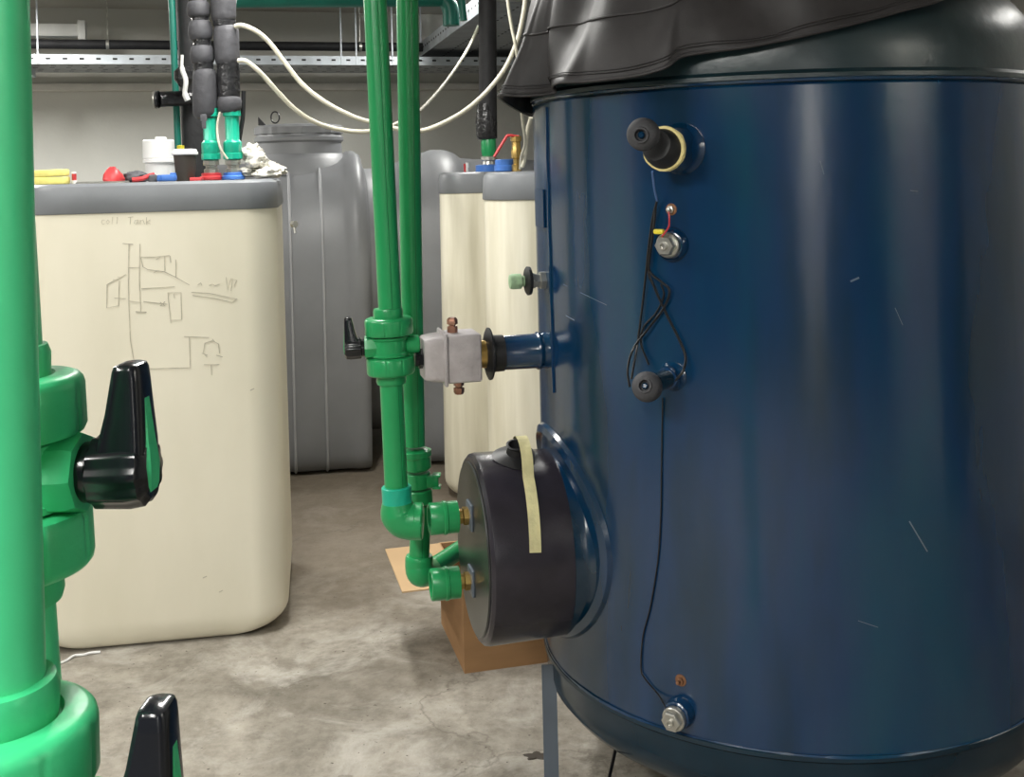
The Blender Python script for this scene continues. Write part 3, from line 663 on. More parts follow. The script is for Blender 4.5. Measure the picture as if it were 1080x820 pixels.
# pencil drawing on the front of the left tank (front plane in LF: y = -d/2)
lf0 = LF.translation; fn = (LF.to_3x3() @ Vector((0, -1, 0)))
def onF(px, py, off=0.0012):
    d = at(px, py, 1.0)-Vector((0, 0, EYE)); ins = 0
    for _ in range(3):
        p_ = lf0+fn*(0.37-ins+off); t = (p_-Vector((0, 0, EYE))).dot(fn)/d.dot(fn); q = Vector((0, 0, EYE))+d*t; ins = 0.008*max(0, q.z)/TH if q.z > .1 else 0
    return q
pn = MB()
def stroke(pts, w_=0.0022):
    q = [onF(*p) for p in pts]; pn.ribbon(q, w_, fn)
S = lambda x, y: (80+x/4.555, 230+y/4.555)
for st in ([(225, 123), (275, 127)], [(255, 125), (252, 300), (255, 430), (262, 590), (280, 690)], [(308, 125), (305, 300), (312, 450)], [(287, 450), (340, 452)], [(288, 453), (338, 455)],
           [(312, 188), (380, 188), (450, 180)], [(425, 182), (428, 255)], [(480, 200), (480, 285)], [(250, 240), (305, 238)], [(312, 190), (322, 235), (345, 248), (425, 258), (480, 285), (545, 322)],
           [(150, 320), (240, 272)], [(150, 318), (148, 432), (205, 422), (208, 300), (178, 296)], [(185, 385), (240, 388)], [(255, 400), (305, 405)], [(315, 340), (400, 335), (475, 330)], [(440, 360), (505, 358), (508, 488), (455, 492)],
           [(442, 362), (456, 505)], [(325, 402), (440, 415)], [(405, 405), (428, 422)], [(428, 402), (405, 424)], [(555, 357), (640, 362), (775, 390)], [(560, 372), (660, 385), (750, 405), (775, 388)], [(722, 285), (728, 345), (745, 290)], [(745, 350), (752, 292), (772, 300), (760, 325)],
           [(200, 285), (222, 284)], [(375, 262), (398, 252)], [(385, 200), (410, 184)], [(452, 182), (456, 215)], [(585, 322), (600, 312), (606, 325)], [(640, 325), (655, 318), (668, 325), (690, 318)], [(470, 365), (474, 385)],
           [(545, 575), (550, 722)], [(520, 570), (640, 575)], [(350, 725), (550, 720)], [(620, 600), (612, 650), (630, 668)], [(620, 602), (655, 590), (685, 605), (690, 650)], [(615, 705), (690, 705)], [(650, 705), (652, 755)], [(605, 650), (632, 660)], [(675, 660), (705, 668)], [(655, 582), (668, 595)]):
    stroke([S(*p) for p in st])
# the faint words near the lid
def letters(txt, x, y, h, adv):
    G = {'c': [[(1, .1), (.3, 0), (0, .5), (.3, 1), (1, .9)]], 'o': [[(.5, 0), (0, .5), (.5, 1), (1, .5), (.5, 0)]], 'l': [[(.5, -.7), (.3, 1)]], 'T': [[(0, -.6), (1.2, -.7)], [(.6, -.6), (.5, 1)]],
         'a': [[(1, 0), (.2, .1), (0, .8), (.5, 1), (1, 0), (1, 1)]], 'n': [[(0, 0), (0, 1)], [(0, .3), (.6, 0), (1, 1)]], 'k': [[(0, -.6), (0, 1)], [(.9, 0), (0, .5), (1, 1)]]}
    for ch in txt:
        for s_ in G.get(ch, []): stroke([(x+a*adv*0.7, y+b*h) for a, b in s_], 0.0015)
        x += adv
letters('coll', 107, 232, 4.5, 5.0); letters('Tank', 135, 232, 4.5, 6.5)
for x, y in ((264, 412), (214, 610), (231, 625)): stroke([(x, y), (x+4, y-2)], 0.003)
pn.build('pencil_drawing', M['pencil'], LT, 'faint pencil sketch of pipes and tanks', kind='stuff')
cl = onF(297, 238)+Vector((0.02, 0.08, 0))
MB().cyl(cl, cl+Vector((0.012, -0.01, 0)), 0.012, 6).tube([cl+Vector((0.004, -0.006, 0.01)), cl+Vector((0.01, -0.01, -0.03))], 0.004, 6).build('side_latch', M['steel'], LT, 'small metal latch')

# big grey tank with screw lid
GA = R(12); g0 = Vector((at(300, 500, 5.38).x, 5.42, 0)); GF = frame(g0, (math.cos(GA), math.sin(GA), 0))
gt = thing('grey_plastic_tank', g0, 'huge grey moulded plastic tank with a round screw lid behind the cream tanks', 'tank')
def gsec(x, s, n=40, top=1.60, dep=1.25, foot=True):
    row = []
    for k in range(n):
        a = 2*PI*k/n; ca, sa = math.cos(a), math.sin(a); e = 2/2.9
        if sa < 0 and foot: e = 2/12
        elif sa < 0: e = 2/1.7
        y = dep/2*math.copysign(abs(ca)**e, ca)*s; z = top/2*math.copysign(abs(sa)**e, sa)*(s if sa > 0 else 1)
        if sa < 0 and not foot: z *= 0.9; y *= 0.9
        row.append((x, dep/2+y, top/2+z))
    return row
mpx = lambda px: (at(px, 330, 5.45).x-g0.x)/math.cos(GA)*1.02
X = mpx
st = [(-0.75, .55), (-0.72, .80), (-0.66, .90), (-0.3, .95), (X(296), .955), (X(306), .96), (X(309), .968), (X(312), .975), (X(338), .98), (X(344), .985), (X(362), .985), (X(367), 1.0), (X(373), 1.022), (X(380), 1.025), (X(386), 1.0), (X(389), .93), (X(392), .90), (X(420), .90), (X(428), .92), (X(436), .955), (X(440), .965), (X(452), .975), (X(460), 1.0), (X(470), 1.02), (X(482), 1.02), (X(492), 1.0), (X(500), .96), (X(520), .95), (X(580), .94), (X(640), .9), (X(648), .6)]
MB(GF).loft([gsec(x, s, foot=not (X(387) < x < X(433))) for x, s in st]).build('tank_shell', M['ptank'], gt, ang=60)
for px_ in (309, 341):
    pts = [Vector(p) for p in gsec(X(px_), .986 if px_ > 320 else .976, 80)]
    MB(GF).tube(pts+[pts[0]], 0.007, 6, cap=False).build('moulded_seam', M['seam'], gt)
nc = GF @ Vector((X(322), 0.52, 1.575))
NF = Matrix.Translation(nc)
MB(NF).lathe([(0.29, -0.08), (0.26, 0.0), (0.228, 0.03), (0.224, 0.09), (0.236, 0.10), (0.236, 0.118), (0.226, 0.125), (0.222, 0.14)], 56).build('neck', M['ptank'], gt)
MB(NF).lathe([(0.22, 0.135), (0.231, 0.138), (0.232, 0.172), (0.22, 0.182), (0.18, 0.188), (0.002, 0.19)], 72, mod=lambda a, i: 0.004*math.copysign(1, math.sin(18*a)) if i in (1, 2) else 0).build('screw_lid', M['ptank'], gt, 'round ribbed screw lid')
lp = nc+Vector((-0.10, -0.12, 0.195))
MB().tube([lp+Vector((0.022*math.cos(a), 0, 0.03+0.03*math.sin(a))) for a in [2*PI*k/16 for k in range(17)]], 0.004, 6, cap=False).build('lid_ring', M['wire'], gt, 'small wire ring')
MB().add([lp+Vector((-0.09, 0, -0.01)), lp+Vector((-0.05, 0, -0.01)), lp+Vector((-0.09, 0, 0.035)), lp+Vector((-0.09, 0.02, -0.01)), lp+Vector((-0.05, 0.02, -0.01)), lp+Vector((-0.09, 0.02, 0.035))], [(0, 1, 2), (3, 5, 4), (0, 3, 4, 1), (1, 4, 5, 2), (2, 5, 3, 0)]).build('lid_tab', M['blackr'], gt, 'small black tab')

# ------------------------------------------------------------------ cardboard box
BC = at_h(490, 711, 0); bdx = Vector((math.cos(R(14)), math.sin(R(14)), 0)); KF = frame(BC, bdx)
bw, bd, bh, th = 0.40, 0.385, 0.265, 0.004
cbx = thing('cardboard_box', KF @ Vector((bw/2, bd/2, 0)), 'open brown cardboard box on the floor under the black drum', 'box')
MB(KF).box((bw/2, th/2, bh/2), (bw, th, bh)).build('front_panel', M['card'], cbx)
MB(KF).box((bw/2, bd-th/2, bh/2), (bw, th, bh)).build('back_panel', M['card'], cbx)
MB(KF).box((th/2, bd/2, bh/2), (th, bd-2*th, bh)).build('side_panel', M['card'], cbx)
MB(KF).box((bw-th/2, bd/2, bh/2), (th, bd-2*th, bh)).build('side_panel', M['card'], cbx)
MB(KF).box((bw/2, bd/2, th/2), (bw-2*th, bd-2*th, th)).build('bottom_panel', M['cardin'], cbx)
MB(KF).box((-0.09, bd/2, bh-0.002), (0.18, bd, th), M_=Matrix.Translation((0, 0, 0))).build('flap', M['cardl'], cbx, 'pale flap folded outwards')
MB(KF).box((0, 0, 0), (0.18, bd, th), M_=Matrix.Translation((bw+0.07, bd/2, bh-0.07)) @ Matrix.Rotation(R(50), 4, 'Y')).build('flap', M['cardl'], cbx)
MB(KF).box((0, 0, 0), (bw, 0.17, th), M_=Matrix.Translation((bw/2, bd+0.03, bh-0.085)) @ Matrix.Rotation(R(-76), 4, 'X')).build('flap', M['cardl'], cbx)

# loose white wire scrap and blobs on the floor
MB().tube(spline([at_h(58, 702, .004), at_h(70, 697, .004), at_h(78, 692, .006), at_h(88, 691, .004), at_h(95, 689, .006), at_h(106, 688, .004)], 6), 0.004, 8).build('wire_scrap', M['white'], None, 'crumpled white wire scrap on the floor at the left corner of the wide cream tank', 'wire')
MB().lathe([(0.03, 0), (0.026, .003), (0.002, .004)], 20, Matrix.Translation(at_h(566, 798, 0.0)) @ Matrix.Diagonal((1, .6, 1, 1)), mod=lambda a, i: 0.008*math.sin(5*a) if i < 2 else 0).build('dirt_clump', M['brown'], None, 'dark flat dirt clump on the floor beside the grey blue leg', 'dirt')
lx = at_h(652, 806, 0.1)
MB().tube([onT(657, 800, -0.1)+Vector((0, 0.1, 0)), at(640, 832, 2.4)], 0.004, 8).build('loose_cable', M['wire'], None, 'black cable hanging under the belly of the blue tank', 'cable')

# ------------------------------------------------------------------ things on the left tank
ZL = TH+0.001
def onL(px, y): p = at(px, 180, y); return Vector((p.x, y, ZL))
# yellow sponge blocks
o = onL(55, 3.68)
MB(frame(o, (1, .1, 0))).box((0, 0, .0125), (0.10, 0.06, 0.025), 0.005).build('foam_block', M['yellow'], None, 'lower one of two stacked yellow foam blocks on the wide cream tank', 'sponge', base=o)
MB(frame(o+Vector((0, 0, .025)), (1, .05, 0))).box((-.004, 0, .0125), (0.104, 0.06, 0.023), 0.005, M_=Matrix.Rotation(R(-1.5), 4, 'Y')).build('foam_block', M['yellow'], None, 'upper one of two stacked yellow foam blocks on the wide cream tank', 'sponge', base=o+Vector((0, 0, .025)))
o = onL(78, 3.70); mk = thing('marker_pen', o, 'short white marker pen with a red middle standing right of the yellow foam blocks', 'pen')
MB().cyl(o, o+Vector((0, 0, .012)), .009, 16).cyl(o+Vector((0, 0, .034)), o+Vector((0, 0, .04)), .008, 16).build('pen_body', M['white'], mk)
MB().cyl(o+Vector((0, 0, .012)), o+Vector((0, 0, .034)), .0075, 16).build('pen_band', M['red'], mk, 'red band')
# saw blade like strip
o = onL(108, 3.62); pol = [(-.085, 0)]
for k in range(28): pol += [(-.085+k*.006, .016), (-.082+k*.006, .011)]
pol += [(.085, 0)]
MB(frame(o, (1, .1, 0))).prism(pol, .003, Matrix.Rotation(R(14), 4, 'X')).build('saw_blade', M['steel'], None, 'thin toothed steel blade lying along the lid edge, left of the pliers', 'blade', base=o)
# red cap
o = onL(119, 3.75); MB(Matrix.Translation(o)).lathe([(.034, 0), (.036, .012), (.030, .028), (.018, .044), (.010, .052), (.004, .055)], 24, mod=lambda a, i: 0.004*math.sin(3*a+i)).build('red_cap', M['red'], None, 'red plastic cap on the wide cream tank', 'wrapper', base=o)
# dark glove and pliers
def blob(name, m, c, sx, sy, sz, seed, label, cat, amp=0.35, parent=None, fr=1.6):
    vs = []; nn, mm = 28, 16; rows = []
    for i in range(mm+1):
        th_ = PI*i/mm; row = []
        for j in range(nn):
            ph = 2*PI*j/nn; d_ = Vector((math.sin(th_)*math.cos(ph), math.sin(th_)*math.sin(ph), math.cos(th_)))
            f_ = 1+amp*noise.noise(d_*fr+Vector((seed, 0, 0)))+amp*0.5*noise.noise(d_*fr*3+Vector((0, seed, 0)))
            q = Vector((d_.x*sx*f_, d_.y*sy*f_, d_.z*sz*f_)); q.z = max(q.z+sz*0.85, 0.0); row.append(q+Vector(c))
        rows.append(row)
    mb = MB().loft(rows, cap=False)
    return mb.build(name, m, parent, label, cat, base=c) if parent is None else mb.build(name, m, parent, label)
blob('work_glove', M['darkcloth'], onL(142, 3.80), .045, .035, .02, 3.1, 'crumpled dark grey work glove behind the pliers on the wide cream tank', 'glove')
o = onL(152, 3.66); pr = thing('pliers', o, 'pliers with black and red grips lying on the wide cream tank lid', 'pliers')
MB().tube(spline([o+Vector((-.05, 0, .008)), o+Vector((-.02, .01, .012)), o+Vector((0.015, .005, .018))], 6), .008, 10).build('grip', M['blackr'], pr)
MB().tube(spline([o+Vector((-.03, -.03, .008)), o+Vector((0, -.02, .012)), o+Vector((.015, 0, .02)), o+Vector((.03, 0.01, .024))], 6), .008, 10).build('grip', M['red'], pr, 'red grip')
MB().lathe([(.014, 0), (.016, .004), (.014, .02), (.008, .024)], 20, Matrix.Translation(o+Vector((.028, 0, .001)))).box(o+Vector((.045, 0, .01)), (.03, .014, .016), .004).build('jaw', M['darkcloth'], pr)
# blue clip thing
o = onL(176, 3.66); MB(frame(o, (1, .1, 0))).box((0, 0, .012), (.062, .03, .022), .006).box((.02, 0, .024), (.018, .02, .010), .003).box((-.022, -.017, .014), (.01, .008, .018), .002).build('blue_clamp', M['bluep'], None, 'blue plastic clamp in front of the white jars', 'clamp', base=o)
# white two-part jars
o = onL(169, 3.93)
j1 = thing('white_jar', o, 'lower white plastic jar with a rim, behind the brown paper cup', 'jar')
MB(Matrix.Translation(o)).lathe([(.048, 0), (.050, .004), (.050, .066), (.048, .068)], 40).build('jar_body', M['white'], j1)
MB(Matrix.Translation(o)).lathe([(.05, .066), (.058, .068), (.058, .078), (.05, .080)], 40).build('rim', M['white'], j1)
o2 = o+Vector((-.004, 0, .08)); j2 = thing('white_jar', o2, 'upper white plastic jar with a small lid knob, stacked on the other', 'jar')
MB(Matrix.Translation(o2)).lathe([(.050, 0), (.054, .004), (.054, .064), (.050, .068), (.002, .069)], 40).build('jar_body', M['white'], j2)
MB(Matrix.Translation(o2+Vector((.008, 0, .068)))).lathe([(.020, 0), (.020, .008), (.016, .010), (.002, .010)], 24).build('knob', M['white'], j2)
# brown cup
o = onL(195.5, 3.74); cu = thing('paper_cup', o, 'dark brown paper cup with a white lid on the wide cream tank', 'cup')
MB(Matrix.Translation(o)).lathe([(.029, 0), (.030, .002), (.0385, .092)], 36).build('cup_body', M['brown'], cu)
MB(Matrix.Translation(o)).lathe([(.0395, .088), (.0435, .090), (.0435, .096), (.040, .099), (.038, .106), (.034, .108), (.002, .107)], 36).build('cup_lid', M['white'], cu, 'white lid')
o = onL(191, 4.02); MB(Matrix.Translation(o)).lathe([(.018, 0), (.018, .105), (.013, .108), (.013, .128), (.002, .13)], 24).build('glue_bottle', M['yel'], None, 'small bottle with a yellow top peeping out behind the brown cup', 'bottle', base=o)
# red box by the pipe foot
o = onL(207, 3.72); MB(frame(o, (1, .1, 0))).box((0, 0, .006), (.04, .03, .012), .002).build('red_clip', M['red'], None, 'flat red plastic clip at the foot of the left teal riser', 'clip', base=o)
# two teal risers with lumpy insulation
def riser(px, y, foot, label, segs, taped, cxs):
    o = onL(px, y); t = thing('insulated_riser', o, label, 'pipe')
    k = y/FOC
    MB(Matrix.Translation(o)).lathe([(.036, 0), (.040, .002), (.040, .012), (.034, .016), (.034, .024), (.028, .026)], 32).build('base_ring', foot, t, 'coloured base ring')
    MB(Matrix.Translation(o+Vector((0, 0, .024)))).lathe([(.020, 0), (.026, .003), (.026, .014), (.020, .018), (.020, .026), (.028, .029), (.028, .044), (.022, .048)], 8).build('metal_union', M['steel'], t, 'metal union')
    MB(Matrix.Translation(o+Vector((0, 0, .07)))).lathe([(.024, 0), (.032, .003), (.032, .022), (.029, .024), (.031, .028), (.031, .060), (.027, .064), (.023, .07), (.023, .15), (.030, .152), (.030, .18)], 20, mod=lambda a, i: .0012*math.sin(8*a)).build('teal_fitting', M['teal'], t, 'teal plastic union')
    for (x, ya, yb, rpx, kind) in segs:
        pa, pb = at(x[0] if isinstance(x, tuple) else x, ya, y), at(x[1] if isinstance(x, tuple) else x, yb, y)
        r = rpx*k; L = (pa-pb).length
        if kind == 'foam':
            mb = MB(zframe(pb, pa-pb)); bl = min(.022, L*.3)
            mb.lathe([(r*.72, 0), (r*.9, bl*.3), (r, bl), (r*1.02, L*.5), (r, L-bl), (r*.88, L-bl*.25), (r*.7, L)], 32, mod=lambda a, i: .0025*noise.noise((2*math.cos(a), 2*math.sin(a), i+x0s)))
            mb.build('foam_segment', M['foam'], t, ang=60)
        else:
            MB(zframe(pb, pa-pb)).lathe([(r*.95, 0), (r, .2*L), (r*.97, .35*L), (r, .6*L), (r*.98, L)], 28, mod=lambda a, i: .002*noise.noise((3*math.cos(a), 3*math.sin(a), i*3))).build('tape_band', M['tapeb'], t, ang=60)
    return t
x0s = 1.0
riser(223, 3.86, M['red'], 'left lumpy foam insulated riser on the wide cream tank, red ring at its foot',
      [((206, 205), -60, -32, 12, 'foam'), (206, -34, -28, 9, 'tape'), (207, -30, -3, 12, 'foam'), (208, -4, 2, 9.5, 'tape'), ((209, 210), 1, 19, 12, 'foam'), (211, 17, 24, 9, 'tape'), ((211, 212), 22, 43, 12.5, 'foam'), (213, 41, 50, 9.5, 'tape'), ((213, 214), 48, 68, 12.5, 'foam'), ((214.5, 215), 66, 78, 10.5, 'tape'), ((216, 217), 73, 125, 13, 'foam')], 0, 0)
x0s = 7.0
riser(246, 3.86, M['bluep'], 'right foam insulated riser on the wide cream tank, blue ring at its foot',
      [((233, 232), -60, -24, 13, 'foam'), (234, -27, -22, 11.5, 'tape'), ((235, 236), -24, 24, 13, 'foam'), (237, 22, 28, 12, 'tape'), ((238, 240), 26, 69, 13, 'foam'), ((240.5, 241.5), 67, 102, 11.8, 'tape'), ((242, 242), 101, 119, 12.5, 'foam')], 0, 0)
# ribs of teal above fittings, hang tag
tg = at(215, 128, 3.80); MB().box(tg, (.014, .004, .05), .001).box(tg+Vector((0, -.001, .012)), (.022, .004, .022), .001, M_=None).build('hang_tag', M['darkcloth'], None, 'dark hanging tag below the left foam riser', 'tag')
MB().tube(spline([at(232, 118, 3.80), at(229, 135, 3.80), at(232, 155, 3.79), at(240, 168, 3.80)], 8), .004, 8).build('thin_cable', M['cable'], None, 'short off-white cable between the two teal risers', 'cable')
MB().tube([at(257, 96, 3.9), at(256, 125, 3.9), at(252, 150, 3.9)], .008, 8).build('probe_cable', M['blackr'], None, 'black cable hanging right of the foam risers', 'cable')
# rag
rg = thing('rag', onL(272, 3.95), 'dirty white crumpled rag lying over the right end of the wide cream tank', 'cloth')
for k, (px, py_, y_, a_, b_, c_) in enumerate(((266, 162, 3.90, .035, .04, .032), (270, 170, 3.88, .04, .05, .03), (282, 183, 3.86, .045, .05, .02), (291, 180, 3.93, .035, .05, .022), (262, 182, 3.9, .035, .05, .02), (280, 176, 3.94, .035, .05, .022))):
    c = at(px, py_, y_); c.z -= c_*.8; c.z = max(c.z, ZL); blob('cloth_fold', M['rag'], c, a_, b_, c_, k*2.7+.3, None, None, .38, rg, 1.9)

# thick black insulated pipe and green strip behind the left tank
bp0, bp1 = at(192, -40, 4.35), at(201, 172, 4.35)
bi = thing('insulated_pipe', Vector((bp1.x, bp1.y, ZL)), 'thick black insulated pipe behind the lumpy risers on the wide cream tank', 'pipe')
# stands behind the tank, down to the floor
bd_ = (bp1-bp0).normalized()
bi.location = (bp1.x, 4.45, 0); ORG[bi.name] = Vector((bp1.x, 4.45, 0))
hh = [line_pt(bp0, bp1, CEIL)+Vector((0, .1, 0)), bp0+Vector((0, .1, 0)), bp1+Vector((0, .1, 0)), Vector((bp1.x, bp1.y+.1, 0.0))]
MB().tube(hh, .058, 28).build('insulation', M['foamdark'], bi)
gs = [line_pt(at(181, -10, 4.40), at(188, 160, 4.40), CEIL), at(181, 0, 4.40), at(188, 160, 4.40)]; gs.append(Vector((gs[-1].x, 4.40, 0)))
MB().tube(gs, .013, 16).build('water_pipe', M['tealdark'], None, 'slim dark green pipe along the left side of the thick black pipe', 'pipe')
vz = thing('black_valve', at(200, 112, 4.2), 'black flanged side valve with a white lever at the thick black pipe', 'valve')
MB().cyl(at(168, 105, 4.3), at(207, 103, 4.38), .030, 24).cyl(at(166, 105, 4.3), at(167.5, 105, 4.3), .034, 24).build('valve_branch', M['tapeb'], vz)
MB().lathe([(.02, 0), (.036, .004), (.036, .008), (.02, .009)], 24, zframe(at(166, 105, 4.3), (-1, 0, 0))).build('flange_rim', M['steel'], vz, 'steel rim')
MB().lathe([(.018, 0), (.04, .03), (.04, .06), (.02, .08)], 20, zframe(at(195, 92, 4.28), (0, 0, 1))).build('valve_bonnet', M['tapeb'], vz)
MB().tube(spline([at(192, 58, 4.22), at(192, 72, 4.22), at(196, 85, 4.2), at(195, 98, 4.2), at(198, 106, 4.2)], 6), [.006]*6+[.009]*13+[.011]*6, 12).build('lever', M['white'], vz, 'white lever')

# ------------------------------------------------------------------ things on the far pair of tanks
ZM = TH+0.005
o = at(516, 181, 5.33); o.z = ZM
i2 = thing('insulated_riser', o, 'black insulated pipe on the far cream tank, green fitting at its foot', 'pipe'); kk = 5.33/FOC
MB(Matrix.Translation(o)).lathe([(.05, 0), (.05, .02), (.035, .024), (.03, .05), (.04, .055), (.04, .07), (.03, .075)], 20).build('metal_union', M['steel'], i2, 'metal union')
MB(Matrix.Translation(o+Vector((-.01, -.012, 0)))).lathe([(.055, 0), (.055, .03), (.04, .034)], 16).build('base_ring', M['bluep'], i2, 'blue base ring')
MB(Matrix.Translation(o+Vector((0, 0, .07)))).lathe([(.028, 0), (.033, .01), (.036, .03), (.036, .085), (.030, .1)], 24, mod=lambda a, i: .0012*math.sin(8*a)).build('green_fitting', M['greenfar'], i2, 'green plastic fitting')
pa, pb = at(514, -20, 5.33), at(515, 146, 5.33)
MB().tube([line_pt(pa, pb, CEIL), pa, at(514.5, 100, 5.33), pb], .043, 24).build('insulation', M['foamdark'], i2)
MB(zframe(at(513.5, 147, 5.33), (0, 0, 1))).lathe([(.042, 0), (.05, .01), (.052, .08), (.046, .14), (.042, .17)], 24, mod=lambda a, i: .006*noise.noise((2*math.cos(a), 2*math.sin(a), i))).build('tape_wrap', M['tapeb'], i2, 'shiny black tape wrap')
o = at(492, 181, 5.28); o.z = ZM; mk = thing('marker_pen', o, 'white pen with a red band standing on the far cream tank', 'pen')
MB().cyl(o, o+Vector((0, 0, .02)), .010, 14).cyl(o+Vector((.004, 0, .02)), o+Vector((.004, 0, .045)), .008, 14).build('pen_body', M['white'], mk)
MB().cyl(o+Vector((-.006, -.008, 0)), o+Vector((-.008, -.008, .04)), .005, 10).build('pen_band', M['red'], mk, 'red band')
o = at(532, 180, 4.55); o.z = ZM; MB(Matrix.Translation(o)).lathe([(.038, 0), (.042, .004), (.042, .022), (.038, .026), (.038, .048), (.034, .05)], 24).build('blue_cap_fitting', M['bluep'], None, 'dark blue round cap on the half hidden cream tank', 'cap', base=o)
o = at(545, 180, 4.5); o.z = ZM; bv = thing('brass_valve', o, 'upright brass valve with a red lever on the half hidden cream tank', 'valve')
MB(Matrix.Translation(o)).lathe([(.018, 0), (.020, .003), (.020, .025), (.014, .03), (.014, .05), (.020, .055), (.022, .08), (.018, .095), (.018, .12), (.022, .122), (.022, .142), (.012, .145)], 8).build('valve_body', M['brass'], bv)
MB().tube(spline([o+Vector((.012, -.01, .14)), o+Vector((-.03, -.02, .145)), o+Vector((-.045, -.02, .13)), o+Vector((-.09, -.025, .06))], 6), .006, 8).build('lever', M['red'], bv, 'red lever')

# ------------------------------------------------------------------ cables
def cable(pts, r, label): return MB().tube(spline([at(*p) for p in pts], 8), r, 10).build('power_cable', M['cable'], None, label, 'cable')
cable([(248, 28, 3.84), (256, 27, 3.83), (272, 34, 3.84), (286, 47, 3.86), (302, 68, 3.88), (320, 90, 3.9), (345, 109, 3.92), (375, 124, 3.94), (400, 131, 3.96), (428, 138, 3.98), (445, 138, 4.0), (465, 131, 4.02), (490, 117, 4.06), (512, 98, 4.1), (530, 76, 4.1), (541, 55, 4.1), (549, 30, 4.1), (554, 0, 4.1), (556, -30, 4.1)], .0085, 'upper white cable sagging from the right foam riser toward the black cover')
cable([(251, 64, 3.84), (260, 65, 3.84), (275, 77, 3.86), (292, 96, 3.9), (312, 116, 3.95), (335, 130, 4.0), (360, 137, 4.05), (385, 139, 4.1), (410, 134, 4.2), (430, 125, 4.5), (445, 115, 5.0), (466, 92, 5.5), (484, 67, 5.8), (497, 45, 6.0), (505, 27, 6.0)], .0085, 'lower white cable rising behind the black insulated pipe on the right')
cable([(534, -20, 4.0), (536, 5, 4.0), (540, 30, 4.0), (545, 55, 4.0), (548, 90, 4.1), (551, 125, 4.2), (554, 150, 4.3), (550, 165, 4.4), (549, 178, 4.45)], .006, 'thin white cable hanging down beside the black cover toward the brass valve')
cable([(560, 124, 4.3), (556, 140, 4.35), (554, 165, 4.4), (551, 176, 4.42)], .008, 'short white cable end next to the blue tank edge by the brass valve')

# ------------------------------------------------------------------ ceiling services
# wall cable tray
def tray(a, b, wdir, width, lip, label, slots=True, ladder=False):
    """a, b: bottom corners of the near lip; wdir: horizontal direction of the width"""
    a, b = Vector(a), Vector(b); L = (b-a).length; x = (b-a).normalized()
    t = thing('cable_tray', (a+b)/2, label, 'cable tray'); F = Matrix((x, Vector(wdir), Vector((0, 0, 1)))).transposed().to_4x4(); F.translation = a
    MB(F).box((L/2, width/2, .001), (L, width, .002)).build('tray_base', M['galvu'], t)
    MB(F).box((L/2, -.001, lip/2), (L, .003, lip)).build('tray_lip', M['galv'], t)
    MB(F).box((L/2, width, lip/2), (L, .003, lip)).build('tray_lip', M['galv'], t)
    sl = MB(F); k = 0.06
    while k < L-.05:
        sl.box((k, -.003, lip*.55), (.028, .002, .012))
        for q in range(1, 5):
            if slots: sl.box((k+.02*(q % 2), width*q/5, -.0005), (.03, .010, .002))
        k += .10
    sl.build('slots', M['hole'], t, 'punched slots', kind='stuff')
    return t
ta = W0+wn*.95+wd*(-3.9)+Vector((0, 0, 2.235)); tb = W0+wn*.95+wd*2.5+Vector((0, 0, 2.235))
tray(ta, tb, -wn, .62, .06, 'galvanised perforated cable tray hanging along the back wall')
MB().box((0, 0, 0), (.35, .05, .05), M_=frame((ta+wd*.42)-wn*.2+Vector((0, 0, -.03)), -wn)).build('bracket', M['galv'], None, 'short galvanised bracket under the wall cable tray at its left end', 'bracket')
DH = 2.345; da = at_h(438, 64, DH); db = at_h(500, 18, DH)
dv = (db-da).normalized(); perp = Vector((-dv.y, dv.x, 0)); perp = perp if perp.x > 0 else -perp
tray(da, db+dv*0.55, perp, .80, .10, 'galvanised cable tray running diagonally toward the camera above the far cream tanks')
# hanging rods
for n_, (px, py, off) in enumerate(((360, 62, .95), (376, 66, .95), (414, 66, .95), (40, 62, .95))):
    p = wallpt(px, py, off)
    MB().cyl(Vector((p.x, p.y, 2.24)), Vector((p.x, p.y, CEIL)), .006, 8).build('threaded_rod', M['galv'], None,
      ('thin threaded rod holding the wall cable tray, left of the middle green pipes', 'thin threaded rod holding the wall cable tray, next to the left middle green pipe', 'thin threaded rod seen in the gap between the middle green pipes', 'thin threaded rod at the far left end of the wall cable tray')[n_], 'rod')
for n_, px in enumerate((450, 488)):
    q = da+dv*(0.25 if n_ == 0 else 1.45)
    MB().cyl(q+Vector((0.01, 0, 0)), Vector((q.x+.01, q.y, CEIL)), .006, 8).build('threaded_rod', M['galv'], None, ('thin threaded rod holding the far end of the diagonal cable tray', 'thin threaded rod holding the nearer half of the diagonal cable tray')[n_], 'rod')
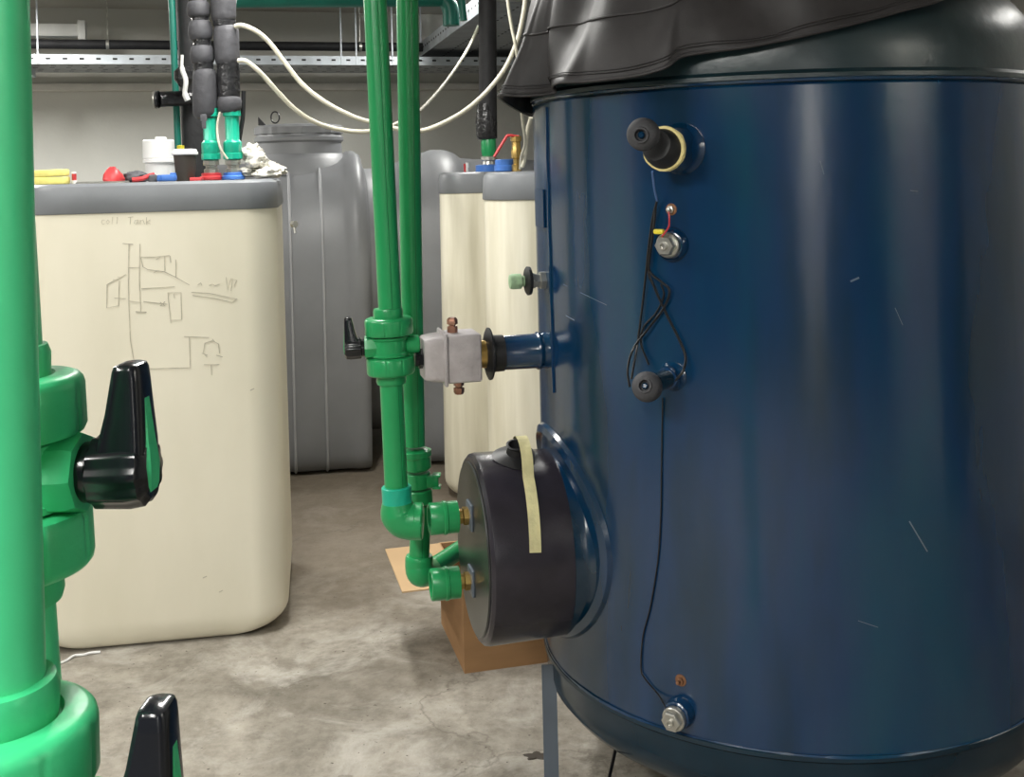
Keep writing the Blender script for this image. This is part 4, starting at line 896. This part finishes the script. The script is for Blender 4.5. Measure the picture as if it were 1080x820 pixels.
# black pipe along the wall
bpz = 2.40
p = W0+wn*.6+wd*(-3.9); q = W0+wn*.6+wd*0.4
bpp = thing('black_pipe', p+Vector((0, 0, bpz)), 'thin black pipe running along the back wall above the cable tray', 'pipe')
MB().cyl(p+Vector((0, 0, bpz)), q+Vector((0, 0, bpz)), .032, 20).build('pipe_wall', M['foamdark'], bpp)
for s_ in (.9, 2.6, 4.0):
    c = p+wd*s_+Vector((0, 0, bpz)); mbx = MB().lathe([(.034, -.01), (.038, -.01), (.038, .01), (.034, .01)], 20, zframe(c, wd)); mbx.cyl(c+Vector((0, 0, .03)), c+Vector((0, 0, CEIL-bpz)), .005, 6); mbx.build('pipe_clip', M['steel'], bpp, 'steel clip')
# white duct upper left
dl = wallpt(24, 27, .5); dr = wallpt(90, 27, .5); dl.z = dr.z = 2.50
dt = thing('duct', (dl+dr)/2, 'white rectangular duct end under the ceiling at upper left', 'duct')
MB(frame(dl, wd)).box(((dr-dl).length/2-.2, 0, 0), ((dr-dl).length+.4, .12, .085), .006).build('duct_body', M['duct'], dt)
MB(frame(dr, wd)).box((-.02, -.01, .0), (.05, .15, .13), .006).build('duct_collar', M['duct'], dt)
# teal pipe under the ceiling
t0 = at(246, 2, 5.2); t1 = at(466, 3, 5.9); t0.z = t1.z = 2.29
t0 = Vector((at(246, 0, 5.2).x, 5.2, 2.325)); t1 = Vector((at(467, 0, 5.9).x, 5.9, 2.41))
tpz = thing('teal_pipe', t0, 'teal painted pipe running under the ceiling to an elbow, above the white cables', 'pipe')
MB().cyl(t0+(t0-t1)*.0, t1, .040, 24).build('pipe_wall', M['tealdark'], tpz)
e_ = at(475, 10, 5.9); f_ = at(476, 27, 5.9)
MB().tube(spline([t1, t1+(e_-t1)*.6+Vector((0, 0, .012)), e_, f_], 6), .044, 20).build('elbow', M['tealdark'], tpz)
MB().cyl(at(486, -10, 5.6), at(489, 22, 5.6), .018, 16).build('water_pipe', M['tealdark'], None, 'slim teal pipe dropping beside the teal elbow near the diagonal tray', 'pipe')
# ceiling beams
MB(wl).box((0, -1.9, CEIL-.05), (11, .35, .1)).build('trim_3', M['ceil'], kind='structure')
